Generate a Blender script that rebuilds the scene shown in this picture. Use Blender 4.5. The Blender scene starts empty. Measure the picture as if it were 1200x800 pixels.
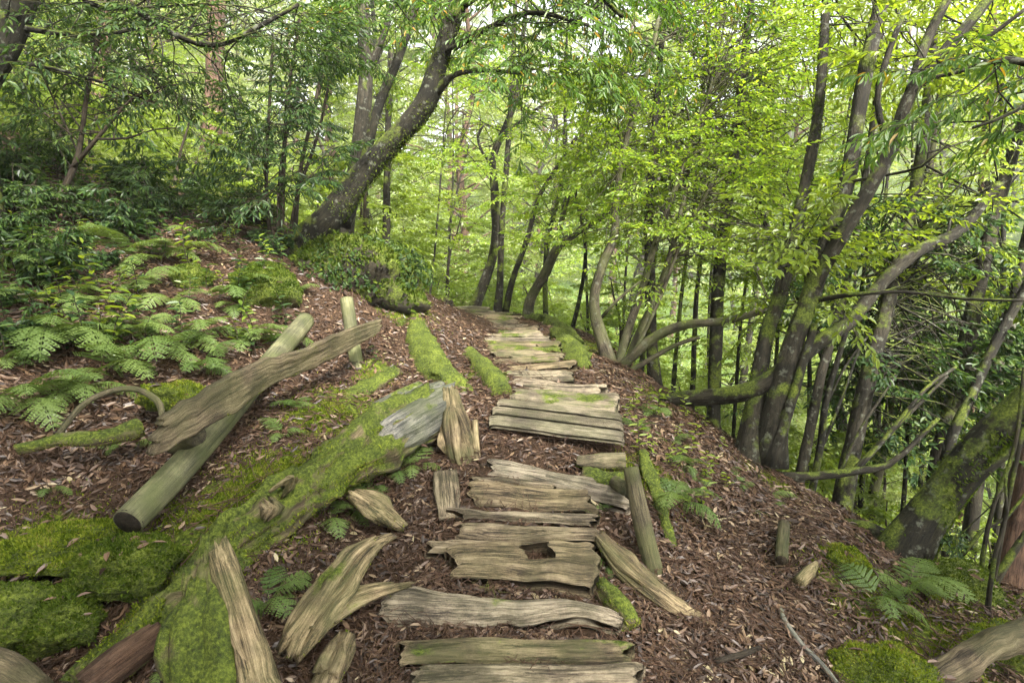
import bpy, math, random
import numpy as np
from mathutils import Vector, Matrix

rng = np.random.default_rng(11)
random.seed(11)
S = bpy.context.scene
C = S.collection

# ------------------------------------------------------------------ camera, sky, sun, exposure
PITCH = math.radians(8.0)
CAMZ = 1.6
FPX = 667.0            # focal length in pixels of a 1200 px wide picture (20 mm on 36 mm)
cd = bpy.data.cameras.new('camera')
cam = bpy.data.objects.new('camera', cd)
C.objects.link(cam)
cam.location = (0, 0, CAMZ)
cam.rotation_euler = (math.radians(90) - PITCH, 0, 0)
cd.sensor_width = 36.0
cd.lens = FPX / 1200 * 36
cd.clip_end = 2000
cd.clip_start = 0.05
S.camera = cam

SUN_EL, SUN_AZ = math.radians(46), math.radians(150)     # azimuth from +Y towards +X
w = bpy.data.worlds.new('World')
S.world = w
w.use_nodes = True
nt = w.node_tree
sky = nt.nodes.new('ShaderNodeTexSky')
sky.sky_type = 'NISHITA'
sky.sun_disc = False
sky.sun_elevation = SUN_EL
sky.sun_rotation = SUN_AZ
sky.air_density = 1.0
sky.dust_density = 3.0
sky.ozone_density = 1.0
nt.nodes['Background'].inputs['Strength'].default_value = 0.13
hs = nt.nodes.new('ShaderNodeHueSaturation')      # thin overcast: the sky is nearly white
hs.inputs['Saturation'].default_value = .22
nt.links.new(sky.outputs[0], hs.inputs['Color'])
nt.links.new(hs.outputs[0], nt.nodes['Background'].inputs['Color'])
sl = bpy.data.lights.new('sun', 'SUN')
sl.energy = 4.3
sl.angle = math.radians(10)
sl.color = (1.0, 0.95, 0.86)
sun = bpy.data.objects.new('sun', sl)
C.objects.link(sun)
sdir = Vector((math.sin(SUN_AZ) * math.cos(SUN_EL), math.cos(SUN_AZ) * math.cos(SUN_EL), math.sin(SUN_EL)))
sun.rotation_euler = sdir.to_track_quat('Z', 'Y').to_euler()
S.view_settings.view_transform = 'Standard'
S.view_settings.look = 'None'
S.view_settings.exposure = 2.5
S.view_settings.gamma = 1.0
cy = S.cycles
cy.max_bounces = 8
cy.diffuse_bounces = 4
cy.glossy_bounces = 2
cy.transmission_bounces = 5
cy.transparent_max_bounces = 4
cy.use_denoising = True
cy.denoising_prefilter = 'NONE'
cy.denoising_input_passes = 'RGB_ALBEDO_NORMAL'
cy.sample_clamp_indirect = 6
cy.use_adaptive_sampling = True
cy.adaptive_threshold = 0.02

# ------------------------------------------------------------------ small maths
def P(px, py, d):
    """a point seen at (px,py) of the 1200x800 view, d metres along the view axis"""
    xc, yc = (px - 600) / FPX, (400 - py) / FPX
    return np.array([xc * d, d * (math.cos(PITCH) + yc * math.sin(PITCH)),
                     CAMZ + d * (-math.sin(PITCH) + yc * math.cos(PITCH))])

_tab = np.random.default_rng(5).random(65536)
def vnoise(p):
    p = np.asarray(p, float)
    i = np.floor(p).astype(np.int64)
    f = p - i
    f = f * f * (3 - 2 * f)
    out = 0
    for dx in (0, 1):
        for dy in (0, 1):
            for dz in (0, 1):
                h = ((i[:, 0] + dx) * 73856093) ^ ((i[:, 1] + dy) * 19349663) ^ ((i[:, 2] + dz) * 83492791)
                v = _tab[h & 65535]
                wx = f[:, 0] if dx else 1 - f[:, 0]
                wy = f[:, 1] if dy else 1 - f[:, 1]
                wz = f[:, 2] if dz else 1 - f[:, 2]
                out = out + v * wx * wy * wz
    return out * 2 - 1
def fbm(p, o=3):
    p = np.asarray(p, float)
    s, a = 0, 1.0
    for k in range(o):
        s = s + a * vnoise(p * 2 ** k + 17.3 * k)
        a *= 0.5
    return s
def unit(v):
    v = np.asarray(v, float)
    return v / np.maximum(np.linalg.norm(v, axis=-1, keepdims=True), 1e-9)

# ------------------------------------------------------------------ terrain height: thin plate spline
PATHTAB = [(800, 2.15), (700, 2.55), (610, 3.0), (540, 3.4), (500, 3.75), (470, 4.2), (430, 5.0), (400, 6.0), (378, 7.2), (364, 8.6)]
def dpath(py):
    t = PATHTAB[::-1]
    if py > 800:
        return 2.15 - (py - 800) * 0.0036
    return float(np.interp(py, [a for a, b in t], [b for a, b in t]))
ctl = [(620, 800), (590, 700), (610, 610), (630, 540), (650, 500), (650, 470), (630, 430), (600, 400), (570, 378), (550, 364)]
ctl = [(a, b, dpath(b)) for a, b in ctl]
ctl += [(470, 640, 2.85), (400, 760, 2.3), (330, 690, 2.52), (300, 800, 2.12), (100, 780, 2.2), (0, 790, 2.15), (0, 700, 2.4),
        (60, 620, 2.75), (150, 570, 2.95), (0, 540, 2.85), (0, 450, 3.2), (0, 350, 3.9), (0, 250, 4.9), (0, 170, 6.0),
        (100, 250, 5.2), (150, 350, 4.3), (200, 225, 6.5), (300, 265, 6.3), (380, 295, 6.2), (300, 350, 4.9), (250, 450, 3.8),
        (350, 430, 4.3), (420, 360, 5.4), (450, 400, 5.0), (480, 440, 4.5), (440, 315, 6.0), (500, 348, 7.5), (350, 540, 3.2), (270, 600, 2.83), (215, 640, 2.62),
        (430, 470, 4.0), (500, 520, 3.55), (420, 590, 3.14), (370, 640, 2.78),
        (760, 540, 3.55), (740, 620, 3.0), (760, 700, 2.62), (780, 790, 2.26), (900, 790, 2.3), (1050, 790, 2.4), (1190, 790, 2.45),
        (1100, 700, 2.95), (1190, 700, 3.15), (950, 640, 3.1), (1040, 660, 3.2), (850, 600, 3.35), (880, 540, 4.2), (800, 510, 4.2),
        (770, 465, 5.0), (720, 430, 5.5), (680, 400, 6.5), (630, 374, 7.8), (960, 590, 4.2), (1000, 610, 4.0), (1130, 675, 3.7)]
pts = [P(*c) for c in ctl]
pts += [np.array(c, float) for c in [
    (0, 0, -.12), (0, -3, -.4), (2, 0, -.4), (4, 0, -1.3), (-2, 0, .4), (-4, 0, 1.6), (-3, -3, .8), (3, -3, -1.2), (-4, 2, 1.45), (-6, 3, 2.6),
    (-.4, 10.5, .55), (0, 14, -.8), (0, 20, -3), (0, 30, -6), (15, 35, -9), (-10, 35, 0), (1.6, 9, .0),
    (-6, 9, 2.7), (-10, 10, 4.2), (-12, 4, 6), (-4, 11, 1.5), (-10, 20, 2), (-3, 16, -.5), (-8, 6, 4.0),
    (3.2, 5.5, -1.2), (4.5, 6, -2.2), (2.5, 8, -1.0), (2.4, 10, -1.2), (5, 9, -3.2), (8, 10, -5), (6, 4, -2.6), (6, 1, -2.5), (9, 5, -4.5),
    (12, 12, -7), (4, 14, -3.5), (10, 20, -8), (20, 10, -9), (40, 15, -8), (0, 60, -2), (30, 60, -2), (60, 40, 2), (0, 95, 22), (60, 90, 22),
    (-60, 90, 26), (-30, 20, 10), (-60, 30, 20), (-40, 0, 16), (90, 20, 18), (-100, 60, 36), (110, 110, 40), (-110, 120, 46), (0, 130, 40)]]
pts = np.array(pts)
SC = 3.0
def _u(xy):
    return np.arcsinh(np.asarray(xy, float) / SC)          # compress far distances so that near shape stays tame
def _phi(r2):
    return np.where(r2 > 1e-12, 0.5 * r2 * np.log(np.maximum(r2, 1e-12)), 0)
_xy = _u(pts[:, :2])
n = len(pts)
A = np.zeros((n + 3, n + 3))
A[:n, :n] = _phi(((_xy[:, None] - _xy[None]) ** 2).sum(-1)) + np.eye(n) * 2e-4
A[:n, n] = 1
A[:n, n + 1:] = _xy
A[n:, :n] = A[:n, n:].T
_w = np.linalg.solve(A, np.concatenate([pts[:, 2], np.zeros(3)]))
def H(x, y):
    x = np.atleast_1d(np.asarray(x, float)).ravel()
    y = np.atleast_1d(np.asarray(y, float)).ravel()
    out = np.empty(len(x))
    for k in range(0, len(x), 20000):
        u = _u(np.stack([x[k:k + 20000], y[k:k + 20000]], 1))
        r2 = ((u[:, None] - _xy[None]) ** 2).sum(-1)
        out[k:k + 20000] = _phi(r2) @ _w[:n] + _w[n] + u @ _w[n + 1:]
    q = np.stack([x, y, x * 0], 1)
    r = np.hypot(x, y)
    out += 0.03 * fbm(q * 1.7, 3) * np.clip(r / 3, .5, 8)
    out += 0.012 * fbm(q * 9 + 5, 2)
    return out
def h1(x, y):
    return float(H(x, y)[0])
_ds = np.concatenate([np.arange(1.2, 12, .02), np.arange(12, 80, .3)])
def G(px, py, lift=0.0):
    """where the line of sight through a pixel meets the ground"""
    q = np.array([P(px, py, d) for d in _ds])
    below = q[:, 2] < H(q[:, 0], q[:, 1])
    k = int(np.argmax(below)) if below.any() else len(_ds) - 1
    p = q[k].copy()
    p[2] += lift
    return p
def Gd(px, py):
    p = G(px, py)
    return p[1] * math.cos(PITCH) - (p[2] - CAMZ) * math.sin(PITCH)
def gnorm(x, y):
    e = .05
    hx = (H(x + e, y) - H(x - e, y)) / (2 * e)
    hy = (H(x, y + e) - H(x, y - e)) / (2 * e)
    return unit(np.stack([-hx, -hy, np.ones_like(hx)], 1))

# ------------------------------------------------------------------ mesh helpers
class MB:
    def __init__(self):
        self.V, self.F, self.G, self.n = [], [], [], 0
    def add(self, V, F, gc=None):
        V = np.asarray(V, float)
        for f in (F if isinstance(F, list) else [F]):
            self.F.append(np.asarray(f, np.int64) + self.n)
        self.V.append(V)
        self.G.append(V if gc is None else gc)
        self.n += len(V)
        return self
    def verts(self):
        return np.concatenate(self.V)
def mesh(name, mb, mat, smooth=True, attr=None):
    V = np.concatenate(mb.V)
    me = bpy.data.meshes.new(name)
    me.vertices.add(len(V))
    me.vertices.foreach_set('co', V.astype(np.float32).ravel())
    lv = np.concatenate([f.ravel() for f in mb.F])
    cnt = np.concatenate([np.full(len(f), f.shape[1]) for f in mb.F])
    me.loops.add(len(lv))
    me.loops.foreach_set('vertex_index', lv.astype(np.int32))
    me.polygons.add(len(cnt))
    me.polygons.foreach_set('loop_start', np.concatenate([[0], np.cumsum(cnt)[:-1]]).astype(np.int32))
    me.polygons.foreach_set('use_smooth', np.full(len(cnt), smooth))
    a = me.attributes.new('gc', 'FLOAT_VECTOR', 'POINT')
    a.data.foreach_set('vector', np.concatenate(mb.G).astype(np.float32).ravel())
    for k, v in (attr or {}).items():
        a = me.attributes.new(k, 'FLOAT', 'POINT')
        a.data.foreach_set('value', np.asarray(v, np.float32))
    me.update(calc_edges=True)
    me.validate()
    me.materials.append(mat)
    return me
def obj(name, me, parent=None, kind=None, label=None, cat=None, group=None):
    o = bpy.data.objects.new(name, me)
    C.objects.link(o)
    if parent is not None:
        o.parent = parent
    tag(o, label, cat, group, kind)
    return o
def tag(o, label=None, cat=None, group=None, kind=None):
    if label: o['label'] = label
    if cat: o['category'] = cat
    if group: o['group'] = group
    if kind: o['kind'] = kind
    return o
def thing(name, label, cat, loc=(0, 0, 0), group=None):
    o = obj(name, None, None, None, label, cat, group)
    o.location = loc
    o.empty_display_size = .1
    return o
def build(name, mb, mat, parent=None, smooth=True, attr=None, **kw):
    o = obj(name, mesh(name, mb, mat, smooth, attr), parent, **kw)
    if parent is not None:                      # parts are modelled in world space
        o.location = -parent.location
    return o
def copy_tree(o, parent=None):
    c = o.copy()
    C.objects.link(c)
    c.parent = parent
    for ch in o.children:
        copy_tree(ch, c)
    return c

def resample(p, r, step):
    p, r = np.asarray(p, float), np.asarray(r, float)
    m = len(p)
    if m == 2:
        L = np.linalg.norm(p[1] - p[0])
        k = max(2, int(L / step) + 1)
        t = np.linspace(0, 1, k)[:, None]
        return p[0] * (1 - t) + p[1] * t, r[0] * (1 - t[:, 0]) + r[1] * t[:, 0]
    e = np.vstack([2 * p[0] - p[1], p, 2 * p[-1] - p[-2]])
    P_, R_ = [], []
    for i in range(m - 1):
        a, b, c, d = e[i], e[i + 1], e[i + 2], e[i + 3]
        k = max(1, int(np.linalg.norm(c - b) / step))
        t = np.linspace(0, 1, k, endpoint=False)[:, None]
        P_.append(.5 * ((2 * b) + (-a + c) * t + (2 * a - 5 * b + 4 * c - d) * t * t + (-a + 3 * b - 3 * c + d) * t ** 3))
        R_.append(r[i] * (1 - t[:, 0]) + r[i + 1] * t[:, 0])
    P_.append(p[-1:]); R_.append(r[-1:])
    return np.concatenate(P_), np.concatenate(R_)
def frames(p, up=(0, 0, 1)):
    t = unit(np.gradient(p, axis=0))
    a = np.cross(t, np.asarray(up, float))
    bad = np.linalg.norm(a, axis=1) < .05
    a[bad] = np.cross(t[bad], (1, 0.2, 0))
    a = unit(a)
    for i in range(1, len(a)):                  # parallel transport keeps the section from twisting
        v = a[i - 1] - t[i] * np.dot(a[i - 1], t[i])
        a[i] = v / max(np.linalg.norm(v), 1e-9)
    return t, a, np.cross(a, t)
_seed = [0]
def sweep(mb, p, r, seg=12, step=.05, aspect=1.0, sq=2.0, rough=.0, groove=.0, gfreq=5.0, lump=0.0, cap=True, up=(0, 0, 1), smooth_path=True, flare=0, endjag=0.0, jit=0.0):
    """rounded wood: a section swept along a line; grooves run along the grain"""
    if smooth_path:
        p, r = resample(p, r, step)
    t, a, b = frames(p, up)
    m = len(p)
    _seed[0] += 7.31
    sd = _seed[0]
    th = np.linspace(0, 2 * np.pi, seg, endpoint=False)
    ct, st = np.cos(th), np.sin(th)
    cs = np.sign(ct) * np.abs(ct) ** (2 / sq)
    ss = np.sign(st) * np.abs(st) ** (2 / sq)
    ln = np.concatenate([[0], np.cumsum(np.linalg.norm(np.diff(p, axis=0), axis=1))])
    LL = np.repeat(ln, seg)
    RR = np.repeat(r, seg)
    X = np.tile(cs, m) * RR
    Y = np.tile(ss, m) * RR * aspect
    q = np.stack([LL * 1.0 + sd, np.tile(ct, m) * 1.0 * gfreq * .4 + sd, np.tile(st, m) * gfreq * .4], 1)
    f = np.ones(len(X))
    if groove:
        g = np.abs(vnoise(q * [1.3, 1.6, 1.6])) 
        g2 = np.abs(vnoise(q * [2.2, 3.7, 3.7] + 40))
        f += groove * (.9 * g + .6 * g2 - .45)
    if lump:
        f += lump * fbm(np.stack([LL / max(r.mean() * 5, .02) + sd, np.tile(ct, m), np.tile(st, m)], 1), 2)
    if rough:
        f += rough * vnoise(np.stack([LL / max(r.mean(), .005) * 1.5 + sd, np.tile(ct, m) * 3, np.tile(st, m) * 3], 1))
    if flare:
        f += flare * np.exp(-LL / .22) * (1 + .5 * np.sin(3 * np.tile(th, m) + sd))
    X, Y = X * f, Y * f
    V = np.repeat(p, seg, 0) + np.repeat(a, seg, 0) * X[:, None] + np.repeat(b, seg, 0) * Y[:, None]
    if endjag:
        jg = endjag * vnoise(np.stack([np.tile(ct, m) * 3 + sd, np.tile(st, m) * 3, LL * 0], 1))
        wgt = np.clip((LL - ln[-1] * .7) / (ln[-1] * .3), 0, 1) - np.clip((ln[-1] * .3 - LL) / (ln[-1] * .3), 0, 1)
        V += np.repeat(t, seg, 0) * (jg * wgt)[:, None]
    if jit:
        V = V + np.stack([vnoise(V * 20 + k * 31 + sd) + .7 * vnoise(V * 9 + k * 17 + sd) for k in range(3)], 1) * jit
    i = np.arange(m - 1)[:, None] * seg
    j = np.arange(seg)[None]
    j2 = (j + 1) % seg
    F = np.stack([i + j, i + j2, i + seg + j2, i + seg + j], -1).reshape(-1, 4)
    gc = np.stack([LL, X + sd, Y], 1)
    fs = [F]
    if cap:
        k = len(V)
        # cap with an inner ring so that end grain stays crisp
        c0, c1 = V[:seg].mean(0), V[-seg:].mean(0)
        V = np.vstack([V, c0, c1])
        gc = np.vstack([gc, [0, sd, 0], [ln[-1], sd, 0]])
        jj = np.arange(seg)
        fs.append(np.stack([np.full(seg, k), (jj + 1) % seg, jj], 1))
        o = (m - 1) * seg
        fs.append(np.stack([np.full(seg, k + 1), o + jj, o + (jj + 1) % seg], 1))
    mb.add(V, fs, gc)
    return p
def tubes(mb, A_, B_, r0, r1, seg=3):
    """many thin straight twigs at once"""
    A_, B_ = np.asarray(A_, float), np.asarray(B_, float)
    m = len(A_)
    t = unit(B_ - A_)
    a = np.cross(t, (0.31, .2, .93)); a = unit(a); b = np.cross(a, t)
    th = np.linspace(0, 2 * np.pi, seg, endpoint=False)
    o = a[:, None] * np.cos(th)[None, :, None] + b[:, None] * np.sin(th)[None, :, None]
    V = np.concatenate([A_[:, None] + o * np.broadcast_to(r0, (m,))[:, None, None], B_[:, None] + o * np.broadcast_to(r1, (m,))[:, None, None]], 1).reshape(-1, 3)
    k = np.arange(m)[:, None] * 2 * seg
    j = np.arange(seg)[None]
    j2 = (j + 1) % seg
    mb.add(V, np.stack([k + j, k + j2, k + seg + j2, k + seg + j], -1).reshape(-1, 4))

def leaf_geo(mb, pos, d, nrm, L, W, fold=.25, kind=0, curl=0.0):
    """kite (0) or lance (1) leaves, folded along the midrib"""
    m = len(pos)
    d = unit(d)
    s = unit(np.cross(d, nrm))
    nn = np.cross(s, d)
    L = np.broadcast_to(L, (m,))[:, None]
    W = np.broadcast_to(W, (m,))[:, None]
    cu = np.broadcast_to(curl, (m,))[:, None] * L
    up = nn * W * fold
    if kind == 0:
        V = np.stack([pos, pos + d * L * .42 + s * W * .5 + up, pos + d * L - nn * cu, pos + d * L * .42 - s * W * .5 + up], 1).reshape(-1, 3)
        k = np.arange(m)[:, None] * 4
        mb.add(V, np.concatenate([k + [[0, 1, 2]], k + [[0, 2, 3]]]))
    else:
        V = np.stack([pos, pos + d * L * .28 + s * W * .42 + up, pos + d * L * .66 + s * W * .40 + up - nn * cu * .4, pos + d * L - nn * cu,
                      pos + d * L * .66 - s * W * .40 + up - nn * cu * .4, pos + d * L * .28 - s * W * .42 + up], 1).reshape(-1, 3)
        k = np.arange(m)[:, None] * 6
        mb.add(V, np.concatenate([k + [[0, 1, 2, 3]], k + [[0, 3, 4, 5]]]))
def rot_about(v, ax, ang):
    c, s_ = np.cos(ang)[..., None], np.sin(ang)[..., None]
    return v * c + np.cross(ax, v) * s_ + ax * (ax * v).sum(-1, keepdims=True) * (1 - c)
def sprays(leafmb, twigmb, P0, D, L, rg, ntw=12, nlf=8, leafL=.07, leafW=.03, droop=.2, tilt=.35, spread=1.0, kind=0, twl=.42):
    """flat fans of twigs with alternate leaves"""
    m = len(P0)
    D = unit(D)
    side = unit(np.cross(D, (0, 0, 1.0)) + 1e-6)
    N = unit(np.cross(side, D) + rg.normal(0, tilt, (m, 3)) * .6)
    L = np.broadcast_to(L, (m,))
    tt = (np.arange(ntw) + .6) / ntw
    sgn = np.where(np.arange(ntw) % 2 == 0, 1.0, -1.0)
    base = P0[:, None] + D[:, None] * (L[:, None] * tt)[..., None]
    base[..., 2] -= droop * L[:, None] * tt ** 2 * .6
    ang = sgn[None] * spread * (.95 + rg.normal(0, .2, (m, ntw)))
    ang[:, -1] *= .15
    Nb = np.broadcast_to(N[:, None], (m, ntw, 3))
    td = rot_about(np.broadcast_to(D[:, None], (m, ntw, 3)), Nb, ang)
    td = unit(td + rg.normal(0, .13, td.shape) + np.array([0, 0, -droop * .5]))
    tl = L[:, None] * twl * (1.05 - .6 * tt)[None] * rg.uniform(.6, 1.25, (m, ntw))
    if twigmb is not None:
        e = P0 + D * L[:, None]
        e[:, 2] -= droop * L * .6
        mid = (P0 + e) / 2 + np.array([0, 0, .15]) * (droop * L)[:, None]
        tubes(twigmb, P0, mid, .004, .003); tubes(twigmb, mid, e, .003, .0015)
        tubes(twigmb, base.reshape(-1, 3), (base + td * tl[..., None]).reshape(-1, 3), .0022, .001)
    lt = (np.arange(nlf) + .5) / nlf
    lp = base[:, :, None] + td[:, :, None] * (tl[:, :, None] * lt)[..., None]
    lp[..., 2] -= droop * .35 * tl[:, :, None] * lt ** 2
    ls = np.where(np.arange(nlf) % 2 == 0, 1.0, -1.0)
    la = ls * (.8 + rg.normal(0, .25, (m, ntw, nlf)))
    la[..., -1] *= .2
    Nn = np.broadcast_to(N[:, None, None], lp.shape)
    ld = rot_about(np.broadcast_to(td[:, :, None], lp.shape), Nn, la)
    ld = ld + rg.normal(0, .18, ld.shape) + np.array([0, 0, -droop])
    nn = Nn + rg.normal(0, tilt, lp.shape)
    sz = rg.uniform(.65, 1.2, lp.shape[:3])
    keep = rg.random(lp.shape[:3]).ravel() > .08
    leaf_geo(leafmb, lp.reshape(-1, 3)[keep], ld.reshape(-1, 3)[keep], nn.reshape(-1, 3)[keep], (leafL * sz).ravel()[keep], (leafW * sz).ravel()[keep], kind=kind, curl=.12)

# ------------------------------------------------------------------ materials
def nodes(name):
    m = bpy.data.materials.new(name)
    m.use_nodes = True
    t = m.node_tree
    t.nodes.clear()
    out = t.nodes.new('ShaderNodeOutputMaterial')
    return m, t, out
def N(t, kind, **kw):
    n_ = t.nodes.new(kind)
    for k, v in kw.items():
        if hasattr(n_, k):
            setattr(n_, k, v)
        else:
            n_.inputs[k].default_value = v
    return n_
def ramp(t, fac, stops, interp='LINEAR'):
    r = t.nodes.new('ShaderNodeValToRGB')
    r.color_ramp.interpolation = interp
    el = r.color_ramp.elements
    while len(el) < len(stops):
        el.new(.5)
    for e, (p_, c) in zip(el, stops):
        e.position = p_
        e.color = (*c, 1) if len(c) == 3 else c
    t.links.new(fac, r.inputs[0])
    return r.outputs[0]
def mixc(t, fac, a, b):
    m = t.nodes.new('ShaderNodeMix'); m.data_type = 'RGBA'
    for s_, v in ((m.inputs[0], fac), (m.inputs[6], a), (m.inputs[7], b)):
        if hasattr(v, 'is_linked') or hasattr(v, 'links'):
            t.links.new(v, s_)
        else:
            s_.default_value = v if not isinstance(v, tuple) else ((*v, 1) if len(v) == 3 else v)
    return m.outputs[2]
def math_(t, op, a, b=None, clamp=False):
    m = t.nodes.new('ShaderNodeMath'); m.operation = op; m.use_clamp = clamp
    for s_, v in zip(m.inputs, (a, b)):
        if v is None: continue
        if hasattr(v, 'links'): t.links.new(v, s_)
        else: s_.default_value = v
    return m.outputs[0]
def noise(t, vec, scale, detail=4, rough=.55, vscale=None):
    if vscale is not None:
        mp = N(t, 'ShaderNodeMapping'); mp.inputs['Scale'].default_value = vscale
        t.links.new(vec, mp.inputs[0]); vec = mp.outputs[0]
    n_ = N(t, 'ShaderNodeTexNoise'); n_.inputs['Scale'].default_value = scale
    n_.inputs['Detail'].default_value = detail; n_.inputs['Roughness'].default_value = rough
    t.links.new(vec, n_.inputs['Vector'])
    return n_.outputs[0]
def bump(t, h, strength, dist):
    b = N(t, 'ShaderNodeBump'); b.inputs['Strength'].default_value = strength; b.inputs['Distance'].default_value = dist
    t.links.new(h, b.inputs['Height'])
    return b.outputs[0]
def attr(t, name):
    a = N(t, 'ShaderNodeAttribute'); a.attribute_name = name
    return a
MOSS_STOPS = [(.36, (.022, .032, .007)), (.5, (.075, .10, .013)), (.62, (.17, .205, .028))]
def wood(name, dark, mid, light, moss=0.0, grain=14.0, green=0.0, mossdir=(0, 0, 1), stretch=.08, lichen=0.0, vary=0.0):
    """weathered wood or bark with long grain and patches of moss"""
    m, t, out = nodes(name)
    gc = attr(t, 'gc').outputs['Vector']
    geo = N(t, 'ShaderNodeNewGeometry')
    g1 = noise(t, gc, grain * 1.6, 6, .7, (stretch, 1, 1))
    g2 = noise(t, gc, grain * 6, 4, .65, (stretch * .6, 1, 1))
    g3 = noise(t, gc, grain * 20, 3, .7, (stretch * .5, 1, 1))
    g4 = noise(t, geo.outputs['Position'], 160, 3, .7)
    blot = noise(t, geo.outputs['Position'], 3.5, 5, .65)
    f = math_(t, 'ADD', math_(t, 'MULTIPLY', g1, .40), math_(t, 'MULTIPLY', g2, .26))
    f = math_(t, 'ADD', f, math_(t, 'ADD', math_(t, 'MULTIPLY', g3, .24), math_(t, 'MULTIPLY', g4, .10)))
    col = ramp(t, f, [(.40, tuple(c * .3 for c in dark)), (.445, dark), (.50, mid), (.575, light)])
    col = mixc(t, ramp(t, blot, [(.45, (0, 0, 0)), (.58, (.6, .6, .6))]), col, tuple(c * .45 for c in dark))
    if green:
        gr = noise(t, geo.outputs['Position'], 5.0, 4)
        gf = math_(t, 'MULTIPLY', ramp(t, gr, [(.4, (0, 0, 0)), (.6, (1, 1, 1))]), green, True)
        col = mixc(t, gf, col, (.085, .10, .03))
    if vary:
        oi = N(t, 'ShaderNodeObjectInfo')
        hsv = N(t, 'ShaderNodeHueSaturation')
        t.links.new(math_(t, 'ADD', math_(t, 'MULTIPLY', oi.outputs['Random'], vary), 1 - vary * .5), hsv.inputs['Value'])
        t.links.new(math_(t, 'ADD', math_(t, 'MULTIPLY', oi.outputs['Random'], -vary * .8), 1 + vary * .3), hsv.inputs['Saturation'])
        t.links.new(col, hsv.inputs['Color']); col = hsv.outputs[0]
    if lichen:
        li = noise(t, geo.outputs['Position'], 16, 4, .6)
        col = mixc(t, math_(t, 'MULTIPLY', ramp(t, li, [(.58, (0, 0, 0)), (.66, (1, 1, 1))]), lichen), col, (.16, .17, .13))
    hgt = f
    if moss:
        mn = noise(t, geo.outputs['Position'], 4.3, 5, .6)
        nz = N(t, 'ShaderNodeVectorMath'); nz.operation = 'DOT_PRODUCT'
        t.links.new(geo.outputs['Normal'], nz.inputs[0]); nz.inputs[1].default_value = mossdir
        s_ = math_(t, 'ADD', mn, math_(t, 'MULTIPLY', nz.outputs['Value'], .16))
        mf = ramp(t, math_(t, 'ADD', s_, moss - .5), [(.53, (0, 0, 0)), (.62, (1, 1, 1))])
        mc = ramp(t, math_(t, 'ADD', math_(t, 'MULTIPLY', noise(t, geo.outputs['Position'], 70, 4, .7), .7), math_(t, 'MULTIPLY', noise(t, geo.outputs['Position'], 9, 3), .3)), MOSS_STOPS)
        col = mixc(t, mf, col, mc)
        hgt = mixc(t, mf, f, noise(t, geo.outputs['Position'], 120, 3, .7))
    b = N(t, 'ShaderNodeBsdfPrincipled')
    b.inputs['Roughness'].default_value = .82
    b.inputs['Specular IOR Level'].default_value = .25
    t.links.new(col, b.inputs['Base Color'])
    t.links.new(bump(t, hgt, 1.0, .016), b.inputs['Normal'])
    t.links.new(b.outputs[0], out.inputs[0])
    return m
def leafmat(name, stops, trans=.55, tcol=1.5, spec=.06, rough=.4, objvar=.0, posvar=0.0, pscale=6.0):
    m, t, out = nodes(name)
    geo = N(t, 'ShaderNodeNewGeometry')
    r = geo.outputs['Random Per Island']
    if objvar:
        oi = N(t, 'ShaderNodeObjectInfo')
        r = math_(t, 'ADD', math_(t, 'MULTIPLY', r, 1 - objvar), math_(t, 'MULTIPLY', oi.outputs['Random'], objvar))
    if posvar:
        pn = noise(t, geo.outputs['Position'], pscale, 3, .6)
        pn = math_(t, 'MULTIPLY', math_(t, 'SUBTRACT', pn, .5), 3.2)
        r = math_(t, 'ADD', math_(t, 'MULTIPLY', r, 1 - posvar * .4), math_(t, 'MULTIPLY', math_(t, 'ADD', pn, .2), posvar), True)
    col = ramp(t, r, stops)
    d = N(t, 'ShaderNodeBsdfDiffuse'); tr = N(t, 'ShaderNodeBsdfTranslucent'); gl = N(t, 'ShaderNodeBsdfGlossy')
    gl.inputs['Roughness'].default_value = rough
    t.links.new(col, d.inputs['Color'])
    mu = N(t, 'ShaderNodeVectorMath'); mu.operation = 'MULTIPLY'
    t.links.new(col, mu.inputs[0]); mu.inputs[1].default_value = (tcol * 1.05, tcol, tcol * .45)
    t.links.new(mu.outputs[0], tr.inputs['Color'])
    m1 = N(t, 'ShaderNodeMixShader'); m1.inputs[0].default_value = trans
    t.links.new(d.outputs[0], m1.inputs[1]); t.links.new(tr.outputs[0], m1.inputs[2])
    m2 = N(t, 'ShaderNodeMixShader'); m2.inputs[0].default_value = spec
    t.links.new(m1.outputs[0], m2.inputs[1]); t.links.new(gl.outputs[0], m2.inputs[2])
    t.links.new(m2.outputs[0], out.inputs[0])
    return m
M = {}
M['leaf_bright'] = leafmat('leaf_bright', [(0, (.13, .225, .022)), (.5, (.195, .295, .028)), (1, (.28, .355, .045))], .55, 1.6, .03)
M['leaf_mid'] = leafmat('leaf_mid', [(0, (.10, .165, .018)), (.5, (.165, .235, .024)), (1, (.235, .30, .035))], .5, 1.6, .04, objvar=.4)
M['leaf_far'] = leafmat('leaf_far', [(0, (.14, .195, .06)), (.5, (.21, .265, .085)), (1, (.30, .345, .13))], .5, 1.6, .03, objvar=.5)
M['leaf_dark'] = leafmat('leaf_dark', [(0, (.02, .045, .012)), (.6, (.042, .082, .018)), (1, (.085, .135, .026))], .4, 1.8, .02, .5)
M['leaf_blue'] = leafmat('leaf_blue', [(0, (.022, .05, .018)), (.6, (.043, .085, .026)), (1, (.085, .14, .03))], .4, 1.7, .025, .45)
M['leaf_lance'] = leafmat('leaf_lance', [(0, (.05, .11, .018)), (.6, (.085, .17, .022)), (.95, (.13, .21, .03)), (1, (.4, .22, .02))], .5, 1.5, .035, .5)
M['fern'] = leafmat('fern_leaf', [(0, (.075, .125, .032)), (1, (.155, .215, .06))], .4, 1.4, .02, objvar=.8)
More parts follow.
